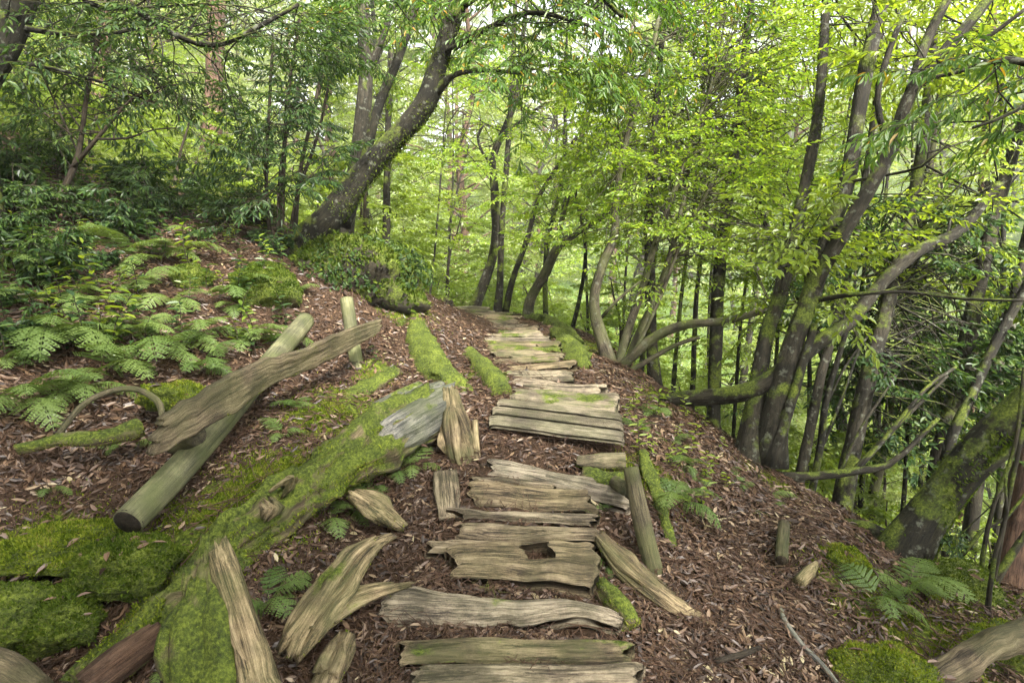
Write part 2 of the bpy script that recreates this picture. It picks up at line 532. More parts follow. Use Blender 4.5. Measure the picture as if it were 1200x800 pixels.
M['moss_blade'] = leafmat('moss_blade', [(0, (.05, .08, .009)), (.5, (.13, .175, .018)), (.85, (.25, .29, .04)), (1, (.20, .17, .06))], .35, 1.3, .0, posvar=.55, pscale=9)
M['moss_deep'] = leafmat('moss_deep', [(0, (.03, .052, .009)), (.5, (.065, .10, .014)), (1, (.13, .165, .026))], .3, 1.3, .0, posvar=.5, pscale=9)
M['litter'] = leafmat('litter', [(0, (.024, .012, .007)), (.3, (.05, .026, .015)), (.62, (.098, .053, .030)), (.86, (.165, .10, .058)), (.96, (.27, .195, .12)), (1, (.34, .28, .16))], .1, 1.0, .06, .5, posvar=.25, pscale=3.5)
M['litter_far'] = M['litter']
M['bark'] = wood('bark', (.010, .0085, .005), (.023, .019, .012), (.046, .040, .026), moss=.45, grain=18, stretch=.22, lichen=.5)
M['bark_dark'] = wood('bark_dark', (.007, .006, .004), (.016, .014, .008), (.032, .028, .017), moss=.48, grain=18, stretch=.22, lichen=.5)
M['bark_pale'] = wood('bark_pale', (.028, .022, .015), (.066, .055, .037), (.12, .10, .07), moss=.36, grain=18, green=.5, stretch=.22, lichen=.5)
M['bark_red'] = wood('bark_red', (.04, .022, .014), (.085, .048, .03), (.14, .085, .055), moss=.25, grain=22, stretch=.1)
M['twig'] = wood('twig', (.02, .015, .01), (.045, .034, .022), (.08, .062, .042), 0, 20)
M['plankwood'] = wood('plankwood', (.05, .038, .026), (.185, .142, .092), (.36, .29, .195), moss=.22, grain=16, green=.16, vary=.5)
M['plankmoss'] = wood('plankmoss', (.046, .035, .023), (.165, .126, .078), (.31, .245, .155), moss=.38, grain=16, green=.35, vary=.4)
M['board'] = wood('board', (.07, .057, .038), (.175, .145, .097), (.27, .23, .155), moss=.14, grain=22, green=.25, vary=.25)
M['driftwood'] = wood('driftwood', (.05, .038, .022), (.19, .14, .078), (.38, .295, .175), moss=.30, grain=13, green=.35)
M['greywood'] = wood('greywood', (.05, .05, .048), (.14, .135, .12), (.26, .24, .20), moss=.34, grain=14, green=.35)
M['pole'] = wood('pole', (.085, .085, .05), (.165, .16, .085), (.25, .235, .13), moss=.12, grain=8, green=.5)
M['post'] = wood('post', (.03, .026, .016), (.075, .062, .036), (.13, .11, .066), moss=.26, grain=16, green=.4)
M['fenceplank'] = wood('fenceplank', (.045, .034, .021), (.115, .088, .054), (.215, .17, .108), moss=.24, grain=16, green=.22)
M['mosswood'] = wood('mosswood', (.045, .033, .02), (.13, .095, .056), (.24, .18, .11), moss=.55, grain=14, green=.5)
M['mossfull'] = wood('mossfull', (.04, .032, .018), (.08, .07, .03), (.12, .10, .04), moss=.85, grain=14)
M['rootdark'] = wood('rootdark', (.014, .011, .008), (.03, .026, .016), (.055, .046, .03), moss=.5, grain=14)

def soilmat():
    m, t, out = nodes('soil')
    geo = N(t, 'ShaderNodeNewGeometry')
    n1 = noise(t, geo.outputs['Position'], 2.2, 5)
    n2 = noise(t, geo.outputs['Position'], 45, 5, .7)
    col = ramp(t, n2, [(.3, (.018, .012, .008)), (.5, (.05, .031, .02)), (.7, (.10, .064, .042))])
    far = attr(t, 'veg').outputs['Fac']
    gcol = ramp(t, noise(t, geo.outputs['Position'], 6, 5, .7), [(.3, (.02, .04, .008)), (.6, (.07, .12, .02))])
    col = mixc(t, far, col, gcol)
    ms = attr(t, 'moss').outputs['Fac']
    mf = ramp(t, math_(t, 'ADD', ms, math_(t, 'MULTIPLY', noise(t, geo.outputs['Position'], 9, 4), .9)), [(.85, (0, 0, 0)), (1.0, (1, 1, 1))])
    col = mixc(t, mf, col, ramp(t, n2, MOSS_STOPS))
    b = N(t, 'ShaderNodeBsdfPrincipled')
    b.inputs['Roughness'].default_value = .95
    b.inputs['Specular IOR Level'].default_value = .1
    t.links.new(col, b.inputs['Base Color'])
    t.links.new(bump(t, n2, .8, .03), b.inputs['Normal'])
    t.links.new(b.outputs[0], out.inputs[0])
    return m
M['soil'] = soilmat()

# ------------------------------------------------------------------ ground
def spaced(lo, hi, c, s_, k):
    u = np.linspace(math.asinh((lo - c) / s_), math.asinh((hi - c) / s_), k)
    return c + s_ * np.sinh(u)
gx = spaced(-130, 130, 0, 2.2, 430)
gy = spaced(-12, 150, 3.2, 2.2, 400)
XX, YY = np.meshgrid(gx, gy)
ZZ = H(XX, YY)
tV = np.stack([XX.ravel(), YY.ravel(), ZZ], 1)
nx_, ny_ = len(gx), len(gy)
ii = (np.arange(ny_ - 1)[:, None] * nx_ + np.arange(nx_ - 1)[None]).ravel()
tF = np.stack([ii, ii + 1, ii + 1 + nx_, ii + nx_], 1)
MOSSY = [(270, 600, .30), (330, 560, .22), (400, 475, .30), (370, 490, .25), (440, 440, .16), (60, 640, .2), (310, 590, .25), (1010, 690, .22), (760, 560, .2),
         (690, 405, .35), (560, 440, .12), (1120, 690, .3), (470, 355, .3), (230, 640, .25), (780, 470, .25), (900, 560, .2), (1100, 760, .25)]
mossm = np.zeros(len(tV))
MP = []
for a_, b_, r_ in MOSSY:
    q = G(a_, b_)
    MP.append((q, r_))
    mossm = np.maximum(mossm, np.exp(-(((tV[:, :2] - q[:2]) ** 2).sum(1)) / r_ ** 2))
rr = np.hypot(tV[:, 0], tV[:, 1])
veg = np.clip((rr - 7.5) / 4, 0, 1) * .9
mb = MB().add(tV, tF)
build('ground', mb, M['soil'], kind='structure', attr={'veg': veg, 'moss': mossm})

# ------------------------------------------------------------------ moss tufts on any built mesh
def sample_mesh(mb, k, rg, mask=None):
    V = mb.verts()
    T = []
    for f in mb.F:
        T.append(f[:, :3])
        if f.shape[1] == 4:
            T.append(f[:, [0, 2, 3]])
    T = np.concatenate(T)
    a, b, c = V[T[:, 0]], V[T[:, 1]], V[T[:, 2]]
    nn = np.cross(b - a, c - a)
    ar = np.linalg.norm(nn, axis=1)
    nn = unit(nn)
    pr = ar * (np.clip(.45 + nn[:, 2], 0.05, 1.3))
    idx = rg.choice(len(T), k, p=pr / pr.sum())
    u, v = rg.random((2, k, 1))
    fl = (u + v > 1)
    u, v = np.where(fl, 1 - u, u), np.where(fl, 1 - v, v)
    p = a[idx] + (b - a)[idx] * u + (c - a)[idx] * v
    n_ = nn[idx]
    if mask is not None:
        kq = mask(p, n_)
        p, n_ = p[kq], n_[kq]
    return p, n_
def tufts(parent, mb, k, mat='moss_blade', L=.016, W=.006, mask=None, rg=rng, name='moss'):
    p, n_ = sample_mesh(mb, k, rg, mask)
    if not len(p):
        return
    o = MB()
    d = unit(n_ + np.array([0, 0, .35]) + rg.normal(0, .55, p.shape))
    cl = .6 + .6 * (vnoise(p * 25) * .5 + .5)
    sz = rg.uniform(.5, 1.3, len(p)) * cl
    leaf_geo(o, p - n_ * .003, d, unit(rg.normal(0, 1, p.shape)), L * sz, W * sz, fold=.1)
    build(name, o, M[mat], parent, smooth=False, kind='stuff')
def mossmask(thr, scale=4.5, dz=.35, off=0.0):
    def f(p, n_):
        return (fbm(p * scale + off, 3) * .5 + n_[:, 2] * dz) > thr
    return f

# ------------------------------------------------------------------ the walkway of split logs
class Tree_: pass
walk = thing('log_walkway', 'stepped trail of weathered split logs climbing over the crest', 'walkway', P(620, 760, dpath(760)))
# each entry: left end (px, back py, front py), right end (px, back py, front py), moss, thickness, roughness
STEPS = [((480, 884, 930), (752, 880, 926), .2, .10, 1), ((470, 836, 872), (744, 833, 868), .2, .10, 1.1), ((487, 792, 822), (749, 789, 818), .2, .10, 1), ((470, 760, 787), (739, 765, 785), .35, .08, 1.3),
         ((453, 698, 742), (722, 724, 741), .12, .10, 1.3),
         ((500, 644, 657), (606, 645, 656), .1, .07, 1.2),
         ((536, 624, 643), (702, 634, 647), .15, .09, 1.3), ((536, 608, 617), (699, 614, 623), .2, .07, 1.5),
         ((551, 575, 599), (695, 584, 607), .12, .10, 1.2), ((574, 545, 567), (738, 577, 599), .2, .09, 1.3), ((560, 566, 573), (640, 576, 583), .2, .06, 1.4),
         ((600, 463, 476), (724, 468, 491), .45, .09, 1.1)]
rs = np.random.default_rng(21)
LX = ([363, 369, 376, 383, 390, 398, 409, 417, 431, 444, 462], [510, 522, 534, 542, 554, 563, 566, 576, 586, 596, 600])
RX = ([364, 370, 378, 384, 391, 400, 410, 424, 434, 447, 462], [573, 588, 612, 620, 643, 650, 662, 672, 655, 672, 706])
PYD = ([b for a, b in PATHTAB], [a for a, b in PATHTAB])
dq = 4.36
while dq < 8.55:                     # narrow riven planks packed up to the crest
    wdt = rs.uniform(.10, .17)
    pf, pb = np.interp(dq, *PYD), np.interp(dq + wdt, *PYD)
    lx, rx = np.interp(pf, *LX) + rs.uniform(-10, 8), np.interp(pf, *RX) + rs.uniform(-16, 10)
    tl = rs.normal(0, .05)
    sk = (np.interp(dq + tl, *PYD) - pf)
    STEPS.append(((lx, pb + sk, pf + sk), (rx, pb - sk, pf - sk), .4 if dq > 5 and rs.random() < .6 else .2, .07, 1.25))
    dq += wdt + rs.uniform(.035, .09)
def slab(mb, lb, lf, rb, rf, thick, amp=1.0, nl=84, nw=24, hole=None, sd=0.0, arch=.012, rnd=.30, flute=1.0):
    """a split log: rough flat top with worn grooves, rounded long edges and broken ends; corners in the world"""
    s_ = np.linspace(0, 1, nl)
    v_ = np.linspace(0, 1, nw)
    SS, VV = np.meshgrid(s_, v_, indexing='ij')
    lb, lf, rb, rf = [np.asarray(c, float) for c in (lb, lf, rb, rf)]
    Ln = np.linalg.norm(rb - lb)
    Wd = np.linalg.norm(lf - lb)
    # wandering edges
    e1 = .10 * Wd * amp * fbm(np.stack([s_ * Ln * 4 + sd, s_ * 0, s_ * 0], 1), 3)
    e2 = .10 * Wd * amp * fbm(np.stack([s_ * Ln * 4 + sd + 50, s_ * 0, s_ * 0], 1), 3)
    j1 = .035 * amp * fbm(np.stack([v_ * 4 + sd, v_ * 0 + 9, v_ * 0], 1), 3)
    j2 = .035 * amp * fbm(np.stack([v_ * 4 + sd, v_ * 0 + 33, v_ * 0], 1), 3)
    u = SS + ((1 - SS) * j1[None] + SS * j2[None]) / max(Ln, .1)
    top = (lb * (1 - u)[..., None] + rb * u[..., None]) * (1 - VV)[..., None] + (lf * (1 - u)[..., None] + rf * u[..., None]) * VV[..., None]
    ax = unit(rb - lb)
    wd = unit(lf - lb)
    nrm = unit(np.cross(wd, ax)); nrm = nrm if nrm[2] > 0 else -nrm
    top += wd * ((1 - VV) * e1[:, None] + VV * e2[:, None])[..., None]
    q = np.stack([SS * Ln * 1.6 + sd, VV * Wd * 26, VV * 0 + sd], -1).reshape(-1, 3)
    q2 = np.stack([SS * Ln * 3.5 + sd, VV * Wd * 60, VV * 0 + sd + 20], -1).reshape(-1, 3)
    msk = np.clip(.5 + 1.2 * fbm(np.stack([SS * Ln * 3 + sd + 90, VV * Wd * 7, VV * 0], -1).reshape(-1, 3), 2), 0, 1)
    gr = (-np.abs(vnoise(q)) * .016 - np.abs(vnoise(q2)) * .008) * msk * flute + .013 * fbm(np.stack([SS * Ln * 3 + sd, VV * Wd * 5, VV * 0 + 70], -1).reshape(-1, 3), 2)
    q3 = np.stack([SS * Ln * 1.1 + sd, VV * Wd * 34, VV * 0 + sd + 41], -1).reshape(-1, 3)
    gr = gr - np.clip(1 - np.abs(vnoise(q3)) * 7, 0, 1) * .013 * (vnoise(q3 * [2, .3, 1] + 9) > -.1) * flute
    gr = gr.reshape(SS.shape) * amp
    edge = np.minimum(VV, 1 - VV) * 2
    prof = -np.clip(.28 - edge, 0, 1) ** 2 * rnd + arch * (1 - (2 * VV - 1) ** 2)
    ends = np.minimum(SS, 1 - SS)
    prof = prof - np.clip(.03 - ends, 0, 1) ** 1.0 * .5
    top += nrm * (gr + prof)[..., None]
    gc = np.stack([SS * Ln, VV * Wd + sd, gr + prof], -1)
    bot = top - nrm * (thick * (.55 + .45 * np.sqrt(np.clip(4 * VV * (1 - VV), 0, 1))))[..., None] 
    bot = bot + (wd * 0)
    nV = nl * nw
    idx = np.arange(nV).reshape(nl, nw)
    cell = np.ones((nl - 1, nw - 1), bool)
    if hole is not None:
        a0, a1, b0, b1 = hole
        sm, vm = (s_[:-1] + s_[1:]) / 2, (v_[:-1] + v_[1:]) / 2
        cell &= ~(((sm > a0) & (sm < a1))[:, None] & ((vm > b0) & (vm < b1))[None])
    q_ = lambda I: np.stack([I[:-1, :-1], I[1:, :-1], I[1:, 1:], I[:-1, 1:]], -1)[cell]
    F = [q_(idx), q_(idx + nV)[:, ::-1]]
    # walls wherever a cell is missing or the slab ends
    W_ = []
    pad = np.zeros((nl + 1, nw + 1), bool); pad[1:-1, 1:-1] = cell
    for i in range(nl - 1):
        for j in range(nw - 1):
            if not cell[i, j]: continue
            if not pad[i, j + 1]: W_.append((idx[i, j], idx[i, j + 1]))
            if not pad[i + 2, j + 1]: W_.append((idx[i + 1, j + 1], idx[i + 1, j]))
            if not pad[i + 1, j]: W_.append((idx[i + 1, j], idx[i, j]))
            if not pad[i + 1, j + 2]: W_.append((idx[i, j + 1], idx[i + 1, j + 1]))
    W_ = np.array(W_)
    F.append(np.stack([W_[:, 0], W_[:, 1], W_[:, 1] + nV, W_[:, 0] + nV], 1)[:, ::-1])
    g2 = gc.reshape(-1, 3)
    gb = g2 + np.array([0, 0, -thick]) + np.array([0, .03, 0])
    mb.add(np.concatenate([top.reshape(-1, 3), bot.reshape(-1, 3)]), F, np.concatenate([g2, gb]))
    return nrm
def corner(px, py, lift=0.0):
    p = P(px, py, dpath(py)); p[2] += lift
    return p
STEPTOPS = []
for k, (l, r, moss, th, amp) in enumerate(STEPS):
    mb = MB()
    lift = .06
    slab(mb, corner(l[0], l[1], lift), corner(l[0], l[2], lift), corner(r[0], r[1], lift), corner(r[0], r[2], lift), th, amp, sd=k * 13.7)
    o = build('step_log', mb, M['plankmoss'] if moss > .28 else M['plankwood'], walk, smooth=True)
    STEPTOPS.append(mb)
    if moss > .28:
        lo, hi = P(l[0], l[1], dpath(l[1]))[0], P(r[0], r[1], dpath(r[1]))[0]
        tufts(o, mb, 2600 if k < 10 else 900, L=.014, W=.006, mask=lambda p, n_, lo=lo, hi=hi: (n_[:, 2] > .3) & (fbm(p * 6, 2) * .55 + 2.2 * ((p[:, 0] - lo) / (hi - lo) - .78) > .1))
mb = MB()   # the step with a squared mortise
slab(mb, corner(528, 652, .075), corner(528, 688, .075), corner(697, 646, .075), corner(699, 702, .075), .12, 1.0, nl=84, nw=26, hole=(.50, .70, .10, .56), sd=3.3)
o = build('step_log', mb, M['plankwood'], walk)
o['label'] = 'split log step with a square mortise hole cut through it'
STEPTOPS.append(mb)

plat = thing('board_step', 'step of three parallel sawn grey boards with mossy right ends', 'step', corner(650, 520))
for (l, r) in [((573, 499.5, 510), (731, 520, 532)), ((577, 489, 497.3), (730, 508, 517.6)), ((583, 479.5, 487), (728, 497, 505.6))]:
    mb = MB()
    slab(mb, corner(l[0], l[1], .09), corner(l[0], l[2], .09), corner(r[0], r[1], .09), corner(r[0], r[2], .09), .045, .16, nl=40, nw=12, sd=l[0] * .37, arch=.0, rnd=.10, flute=2.5)
    o = build('board', mb, M['board'], plat)
    STEPTOPS.append(mb)
    tufts(o, mb, 500, L=.008, W=.005, mask=lambda p, n_: (n_[:, 2] > .3) & (p[:, 0] > corner(716, 515)[0] + .03 * fbm(p * 20, 2)))

# ------------------------------------------------------------------ loose timber
def px_path(pp):
    """(px,py,depth,width px) points -> world points and radii"""
    return np.array([P(a, b, d) for a, b, d, w_ in pp]), np.array([w_ / 2 / FPX * d for a, b, d, w_ in pp])
def timber(name, label, cat, pp, mat, part='wood', moss=0, mossmat='moss_blade', mossthr=.05, extra=(), sink=0.0, tL=.016, mk=None, split=0, **kw):
    p, r = px_path(pp)
    p[:, 2] -= sink
    t = thing(name, label, cat, p[0])
    mb = MB()
    sweep(mb, p, r, **kw)
    for e in extra:
        ep, er = px_path(e); ep[:, 2] -= sink
        sweep(mb, ep, er, **kw)
    for k in range(1 + len(extra)):
        if split: strands(mb, pp if k == 0 else extra[k - 1], split, int(abs(pp[0][0])) + k)
    if moss > 5000: ONLOG.append(mb)
    o = build(part, mb, M[mat], t)
    if moss:
        tufts(t, mb, moss, mossmat, L=tL, W=tL * .42, mask=mk or mossmask(mossthr))
    return t, mb
def strands(mb, pp, n_, sd, wob=.35, rad=.42, aspect=.6, **kw):
    """weathered wood that has split into ridges along the grain"""
    rg_ = np.random.default_rng(sd)
    p, r = px_path(pp)
    p, r = resample(p, r, .06)
    t_, a_, b_ = frames(p)
    m = len(p)
    u = np.linspace(0, 1, m)
    for k in range(n_):
        th = 2 * np.pi * k / n_ + rg_.normal(0, .3) + rg_.normal(0, .5) * u
        s0, s1 = rg_.uniform(0, .22), rg_.uniform(.75, 1)
        i0, i1 = int(s0 * m), max(int(s0 * m) + 3, int(s1 * m))
        w_ = .72 + wob * fbm(np.stack([u * 4 + sd + k * 9, u * 0, u * 0], 1), 2)
        q = p + (a_ * (np.cos(th) * r * w_)[:, None] + b_ * (np.sin(th) * r * w_ * aspect)[:, None])
        rr_ = r * rad * (.75 + .5 * rg_.random()) * (1 + .3 * fbm(np.stack([u * 6 + sd, u * 0 + k, u * 0], 1), 2))
        rr_ = rr_ * np.clip(np.minimum(u - s0 + .05, s1 + .05 - u) * 9, .25, 1)
        sweep(mb, q[i0:i1], rr_[i0:i1], seg=12, step=.02, groove=.5, lump=.25, gfreq=5, aspect=.8, endjag=.03)
def cut_end(t, pp, out_=.004, mat='cutwood'):
    """sawn end grain at the first point of a path"""
    p, r = px_path(pp[:2])
    d = unit(p[0] - p[1])
    mb = MB()
    sweep(mb, np.array([p[0] - d * .01, p[0] + d * out_]), np.array([r[0] * .97, r[0] * .9]), seg=18, step=.01, lump=.05)
    build('cut_end', mb, M[mat], t)
def lie(pts_, lift=.3):
    """(px,py,width px) points resting on the ground"""
    out_ = []
    for a, b, w_ in pts_:
        d = Gd(a, b)
        out_.append((a, b, d - w_ / FPX * d * lift / .45, w_))
    return out_
def gp(px, py, wpx, lift=0.4):
    """a point lying on the ground, raised by part of its own thickness"""
    d = Gd(px, py)
    return (px, py, d, wpx)

# the long mossy log that edges the trail on the left
ONLOG = []
LOGP = [(508, 482, 3.64, 50), (480, 497, 3.5, 54), (430, 527, 3.27, 56), (380, 557, 3.05, 58), (335, 586, 2.9, 62), (290, 620, 2.74, 62), (240, 668, 2.54, 58), (185, 722, 2.32, 52), (130, 775, 2.16, 50), (95, 805, 2.05, 44)]
lp_, lr_ = px_path(LOGP)
t = thing('fallen_log', 'long mossy fallen log with a bare grey broken end beside the trail', 'log', lp_[0])
mb = MB()
sweep(mb, lp_, lr_, seg=60, step=.018, aspect=1.0, groove=.42, lump=.34, gfreq=9, endjag=.05)
V_ = mb.V[0]
V_ += (np.stack([vnoise(V_ * 24 + k * 31) * .012 + vnoise(V_ * 9 + k * 13) * .03 for k in range(3)], 1))
hc = P(293, 590, 2.67)
dd = np.linalg.norm(V_ - hc, axis=1)
V_ += np.array([.0, .55, -.85]) * (.085 * np.exp(-(dd / .075) ** 4))[:, None]      # rotted-out hollow
ONLOG.append(mb)
build('trunk', mb, M['mosswood'], t)
tufts(t, mb, 60000, 'moss_blade', L=.022, W=.008, mask=lambda p, n_: (fbm(p * 4.5, 3) * .5 + n_[:, 2] * .15 - np.clip(p[:, 0] + .75, 0, 1) * 2.0 > -.10) & (np.linalg.norm(p - hc, axis=1) > .075))
mb = MB()
ep, er = px_path([(524, 471, 3.73, 44), (505, 482, 3.63, 56), (480, 496, 3.5, 60), (452, 513, 3.37, 58), (425, 532, 3.26, 40)])
ep[:, 2] += .012
sweep(mb, ep, er, seg=48, step=.02, aspect=.88, groove=.3, lump=.18, gfreq=9, endjag=.12)
ONLOG.append(mb)
build('bare_end', mb, M['greywood'], t)
tufts(t, mb, 6000, 'moss_blade', L=.015, W=.006, mask=lambda p, n_: (fbm(p * 6, 3) * .6 - n_[:, 2] * .5 > -.1) & (n_[:, 1] < 0))
for sp in ([(330, 574, 2.78, 26), (338, 566, 2.74, 18), (343, 560, 2.70, 8)], [(312, 588, 2.66, 16), (318, 596, 2.65, 20), (312, 607, 2.63, 12)]):
    mb = MB()
    strands(mb, sp, 6, int(sp[0][0]), rad=.5)
    build('broken_knot', mb, M['driftwood'], t)
# mossy flat log behind it
timber('fallen_log', 'flat moss covered log lying between the long mossy log and the rough fence plank', 'log',
       [(462, 432, 4.55, 26), (425, 455, 4.25, 36), (375, 487, 3.85, 44), (330, 517, 3.55, 40), (295, 545, 3.3, 26)], 'mosswood', 'trunk', moss=16000, mossthr=-.05, jit=0.018, seg=24, step=.04, aspect=.5, groove=.15, lump=.15, sink=.02)
timber('wood_slab', 'small flat grey wood slab above the broken log end', 'wood', [(492, 449, 4.25, 12), (470, 460, 4.1, 20), (440, 475, 3.95, 16)], 'greywood', seg=14, step=.04, aspect=.4, groove=.2, lump=.1)
timber('wood_stub', 'upright split stub of mossy wood at the broken log end', 'stub', [(548, 548, 3.45, 34), (540, 515, 3.5, 33), (531, 480, 3.55, 26), (528, 458, 3.6, 18)], 'driftwood', moss=1500, mossthr=.22, split=7, seg=20, step=.03, aspect=.6, groove=.5, lump=.15, endjag=.05)
timber('tree_root', 'thin curved bare root beside the upright split stub', 'root', [(556, 492, 3.55, 7), (558, 520, 3.5, 9), (562, 548, 3.42, 8)], 'driftwood', seg=10, step=.03, lump=.2)
timber('wood_slab', 'short flat tan wood slab lying lengthwise left of the steps', 'wood', [(521, 553, 3.28, 26), (523, 578, 3.13, 30), (525, 606, 2.98, 24)], 'plankwood', seg=18, step=.02, aspect=.4, groove=.3, lump=.1, endjag=.02)
timber('split_log', 'short split half log among ferns below the fallen log', 'log', [(413, 578, 3.02, 20), (440, 596, 2.98, 34), (472, 617, 2.92, 16)], 'driftwood', moss=900, mossthr=.15, split=7, seg=18, step=.02, aspect=.6, groove=.35, lump=.2, endjag=.02)
timber('driftwood', 'forked weathered grooved root wood lying beside the steps', 'wood',
       [(338, 768, 2.17, 34), (362, 728, 2.25, 40), (392, 690, 2.38, 44), (420, 655, 2.52, 34), (440, 637, 2.62, 22), (462, 627, 2.68, 12)], 'driftwood', moss=1600, mossthr=.2,
       extra=[[(366, 738, 2.22, 26), (402, 710, 2.34, 28), (440, 694, 2.42, 20), (482, 684, 2.48, 8)]], split=7, seg=24, step=.02, aspect=.65, groove=.5, lump=.18, gfreq=7, endjag=.03)
timber('wood_slab', 'splintered wood piece half buried in litter beneath the forked root wood', 'wood', [(405, 742, 2.28, 18), (392, 775, 2.17, 30), (378, 812, 2.05, 34)], 'driftwood', moss=600, mossthr=.2, split=7, seg=18, step=.02, aspect=.45, groove=.5, lump=.2)
# hollow mossy stump in front
t, mb = timber('tree_stump', 'tall jagged mossy stump slab with a dark hollow and bare wood edge', 'stump',
       [(262, 850, 1.93, 116), (258, 800, 1.98, 100), (252, 750, 2.03, 84), (250, 700, 2.08, 66), (248, 660, 2.13, 44), (246, 630, 2.17, 22)], 'mosswood', 'stump', moss=9000,
       split=9, seg=44, step=.015, aspect=.5, groove=.42, lump=.16, gfreq=6, endjag=.05, up=(0, 1, 0), tL=.010,
       mk=lambda p, n_: (fbm(p * 7, 3) * .6 - (p[:, 0] + 1.06) * 5.5 > -.05))
mb = MB()
RS = [(322, 850, 1.86, 46), (306, 800, 1.92, 38), (294, 755, 1.97, 32), (280, 712, 2.03, 30), (266, 672, 2.08, 28), (256, 640, 2.12, 18)]
sweep(mb, *px_path(RS), seg=22, step=.018, groove=.45, lump=.2, gfreq=6, aspect=.8, endjag=.04)
strands(mb, RS, 5, 77, rad=.38, aspect=.9)
build('bare_side', mb, M['driftwood'], t)
mb = MB()
LS = [(236, 850, 1.86, 44), (244, 800, 1.92, 36), (252, 760, 1.97, 26), (258, 725, 2.02, 12)]
sweep(mb, *px_path(LS), seg=22, step=.018, groove=.4, lump=.2, gfreq=6, aspect=.8)
build('mossy_side', mb, M['mosswood'], t)
tufts(t, mb, 2500, 'moss_blade', L=.012, W=.005, mask=mossmask(-.1, dz=.1))
hm, ht, ho = nodes('hollow')
M['cutwood'] = wood('cutwood', (.012, .009, .006), (.03, .022, .014), (.06, .045, .028), 0, 10)
hb = N(ht, 'ShaderNodeBsdfDiffuse'); hb.inputs[0].default_value = (.006, .005, .004, 1); ht.links.new(hb.outputs[0], ho.inputs[0])
M['hollow'] = hm

# moss cushions, roots at the lower left
def lump_thing(name, label, cat, c, rad, mat, moss, mossmat='moss_blade', part='rock', tL=.016, amp=.25, fr=2.2, group=None, thr=-.35, yaw=0.0):
    c = np.asarray(c, float)
    mb = MB()
    nu, nv = 40, 24
    u = np.linspace(0, 2 * np.pi, nu, endpoint=False)
    v = np.linspace(.02, np.pi - .02, nv)
    UU, VV = np.meshgrid(u, v, indexing='ij')
    d = np.stack([np.cos(UU) * np.sin(VV), np.sin(UU) * np.sin(VV), np.cos(VV)], -1).reshape(-1, 3)
    _seed[0] += 3.7
    r_ = 1 + amp * fbm(d * fr + _seed[0], 3)
    q = d * r_[:, None] * np.asarray(rad)
    cy_, sy_ = math.cos(yaw), math.sin(yaw)
    q = np.stack([q[:, 0] * cy_ - q[:, 1] * sy_, q[:, 0] * sy_ + q[:, 1] * cy_, q[:, 2]], 1)
    V = q + c
    I = np.arange(nu * nv).reshape(nu, nv)
    I2 = np.roll(I, -1, 0)
    mb.add(V, np.stack([I[:, :-1], I[:, 1:], I2[:, 1:], I2[:, :-1]], -1).reshape(-1, 4))
    t = thing(name, label, cat, c, group)
    ONLOG.append(mb)
    build(part, mb, M[mat], t)
    if moss:
        tufts(t, mb, moss, mossmat, L=tL, W=tL * .42, mask=mossmask(thr))
    return t
def gl(px, py, dz=0.0):
    p = G(px, py); p[2] += dz
    return p
lump_thing('moss_cushion', 'wide bright moss cushion overhanging a dark hollow left of the round pole', 'moss', P(70, 642, 2.55), (.24, .2, .07), 'mossfull', 9000, tL=.02, yaw=.2)
lump_thing('moss_cushion', 'round deep green clump of moss below the wide moss cushion', 'moss', P(72, 728, 2.28), (.15, .14, .12), 'mossfull', 6000, 'moss_deep', tL=.02)
lump_thing('moss_cushion', 'thick moss hump at the elbow of the long mossy log', 'moss', P(150, 662, 2.45), (.2, .16, .12), 'mossfull', 7000, 'moss_deep', tL=.02)
lump_thing('mossy_rock', 'dark mossy boulder beneath the wide moss cushion edge', 'rock', P(8, 725, 2.25), (.16, .16, .13), 'mossfull', 3500, 'moss_deep')
timber('fallen_log', 'pale mossy log end poking in from the lower left corner', 'log', [(-60, 775, 2.0, 50), (5, 790, 1.98, 46), (44, 812, 1.95, 36)], 'fenceplank', 'trunk', moss=2500, mossthr=.05, seg=24, step=.03, groove=.2, lump=.15)
timber('rotten_log', 'reddish shredded rotten wood under the long mossy log', 'log', [(190, 742, 2.22, 30), (150, 770, 2.12, 36), (100, 808, 2.02, 40)], 'bark_red', 'trunk', split=7, seg=26, step=.02, groove=.6, lump=.2, gfreq=9)
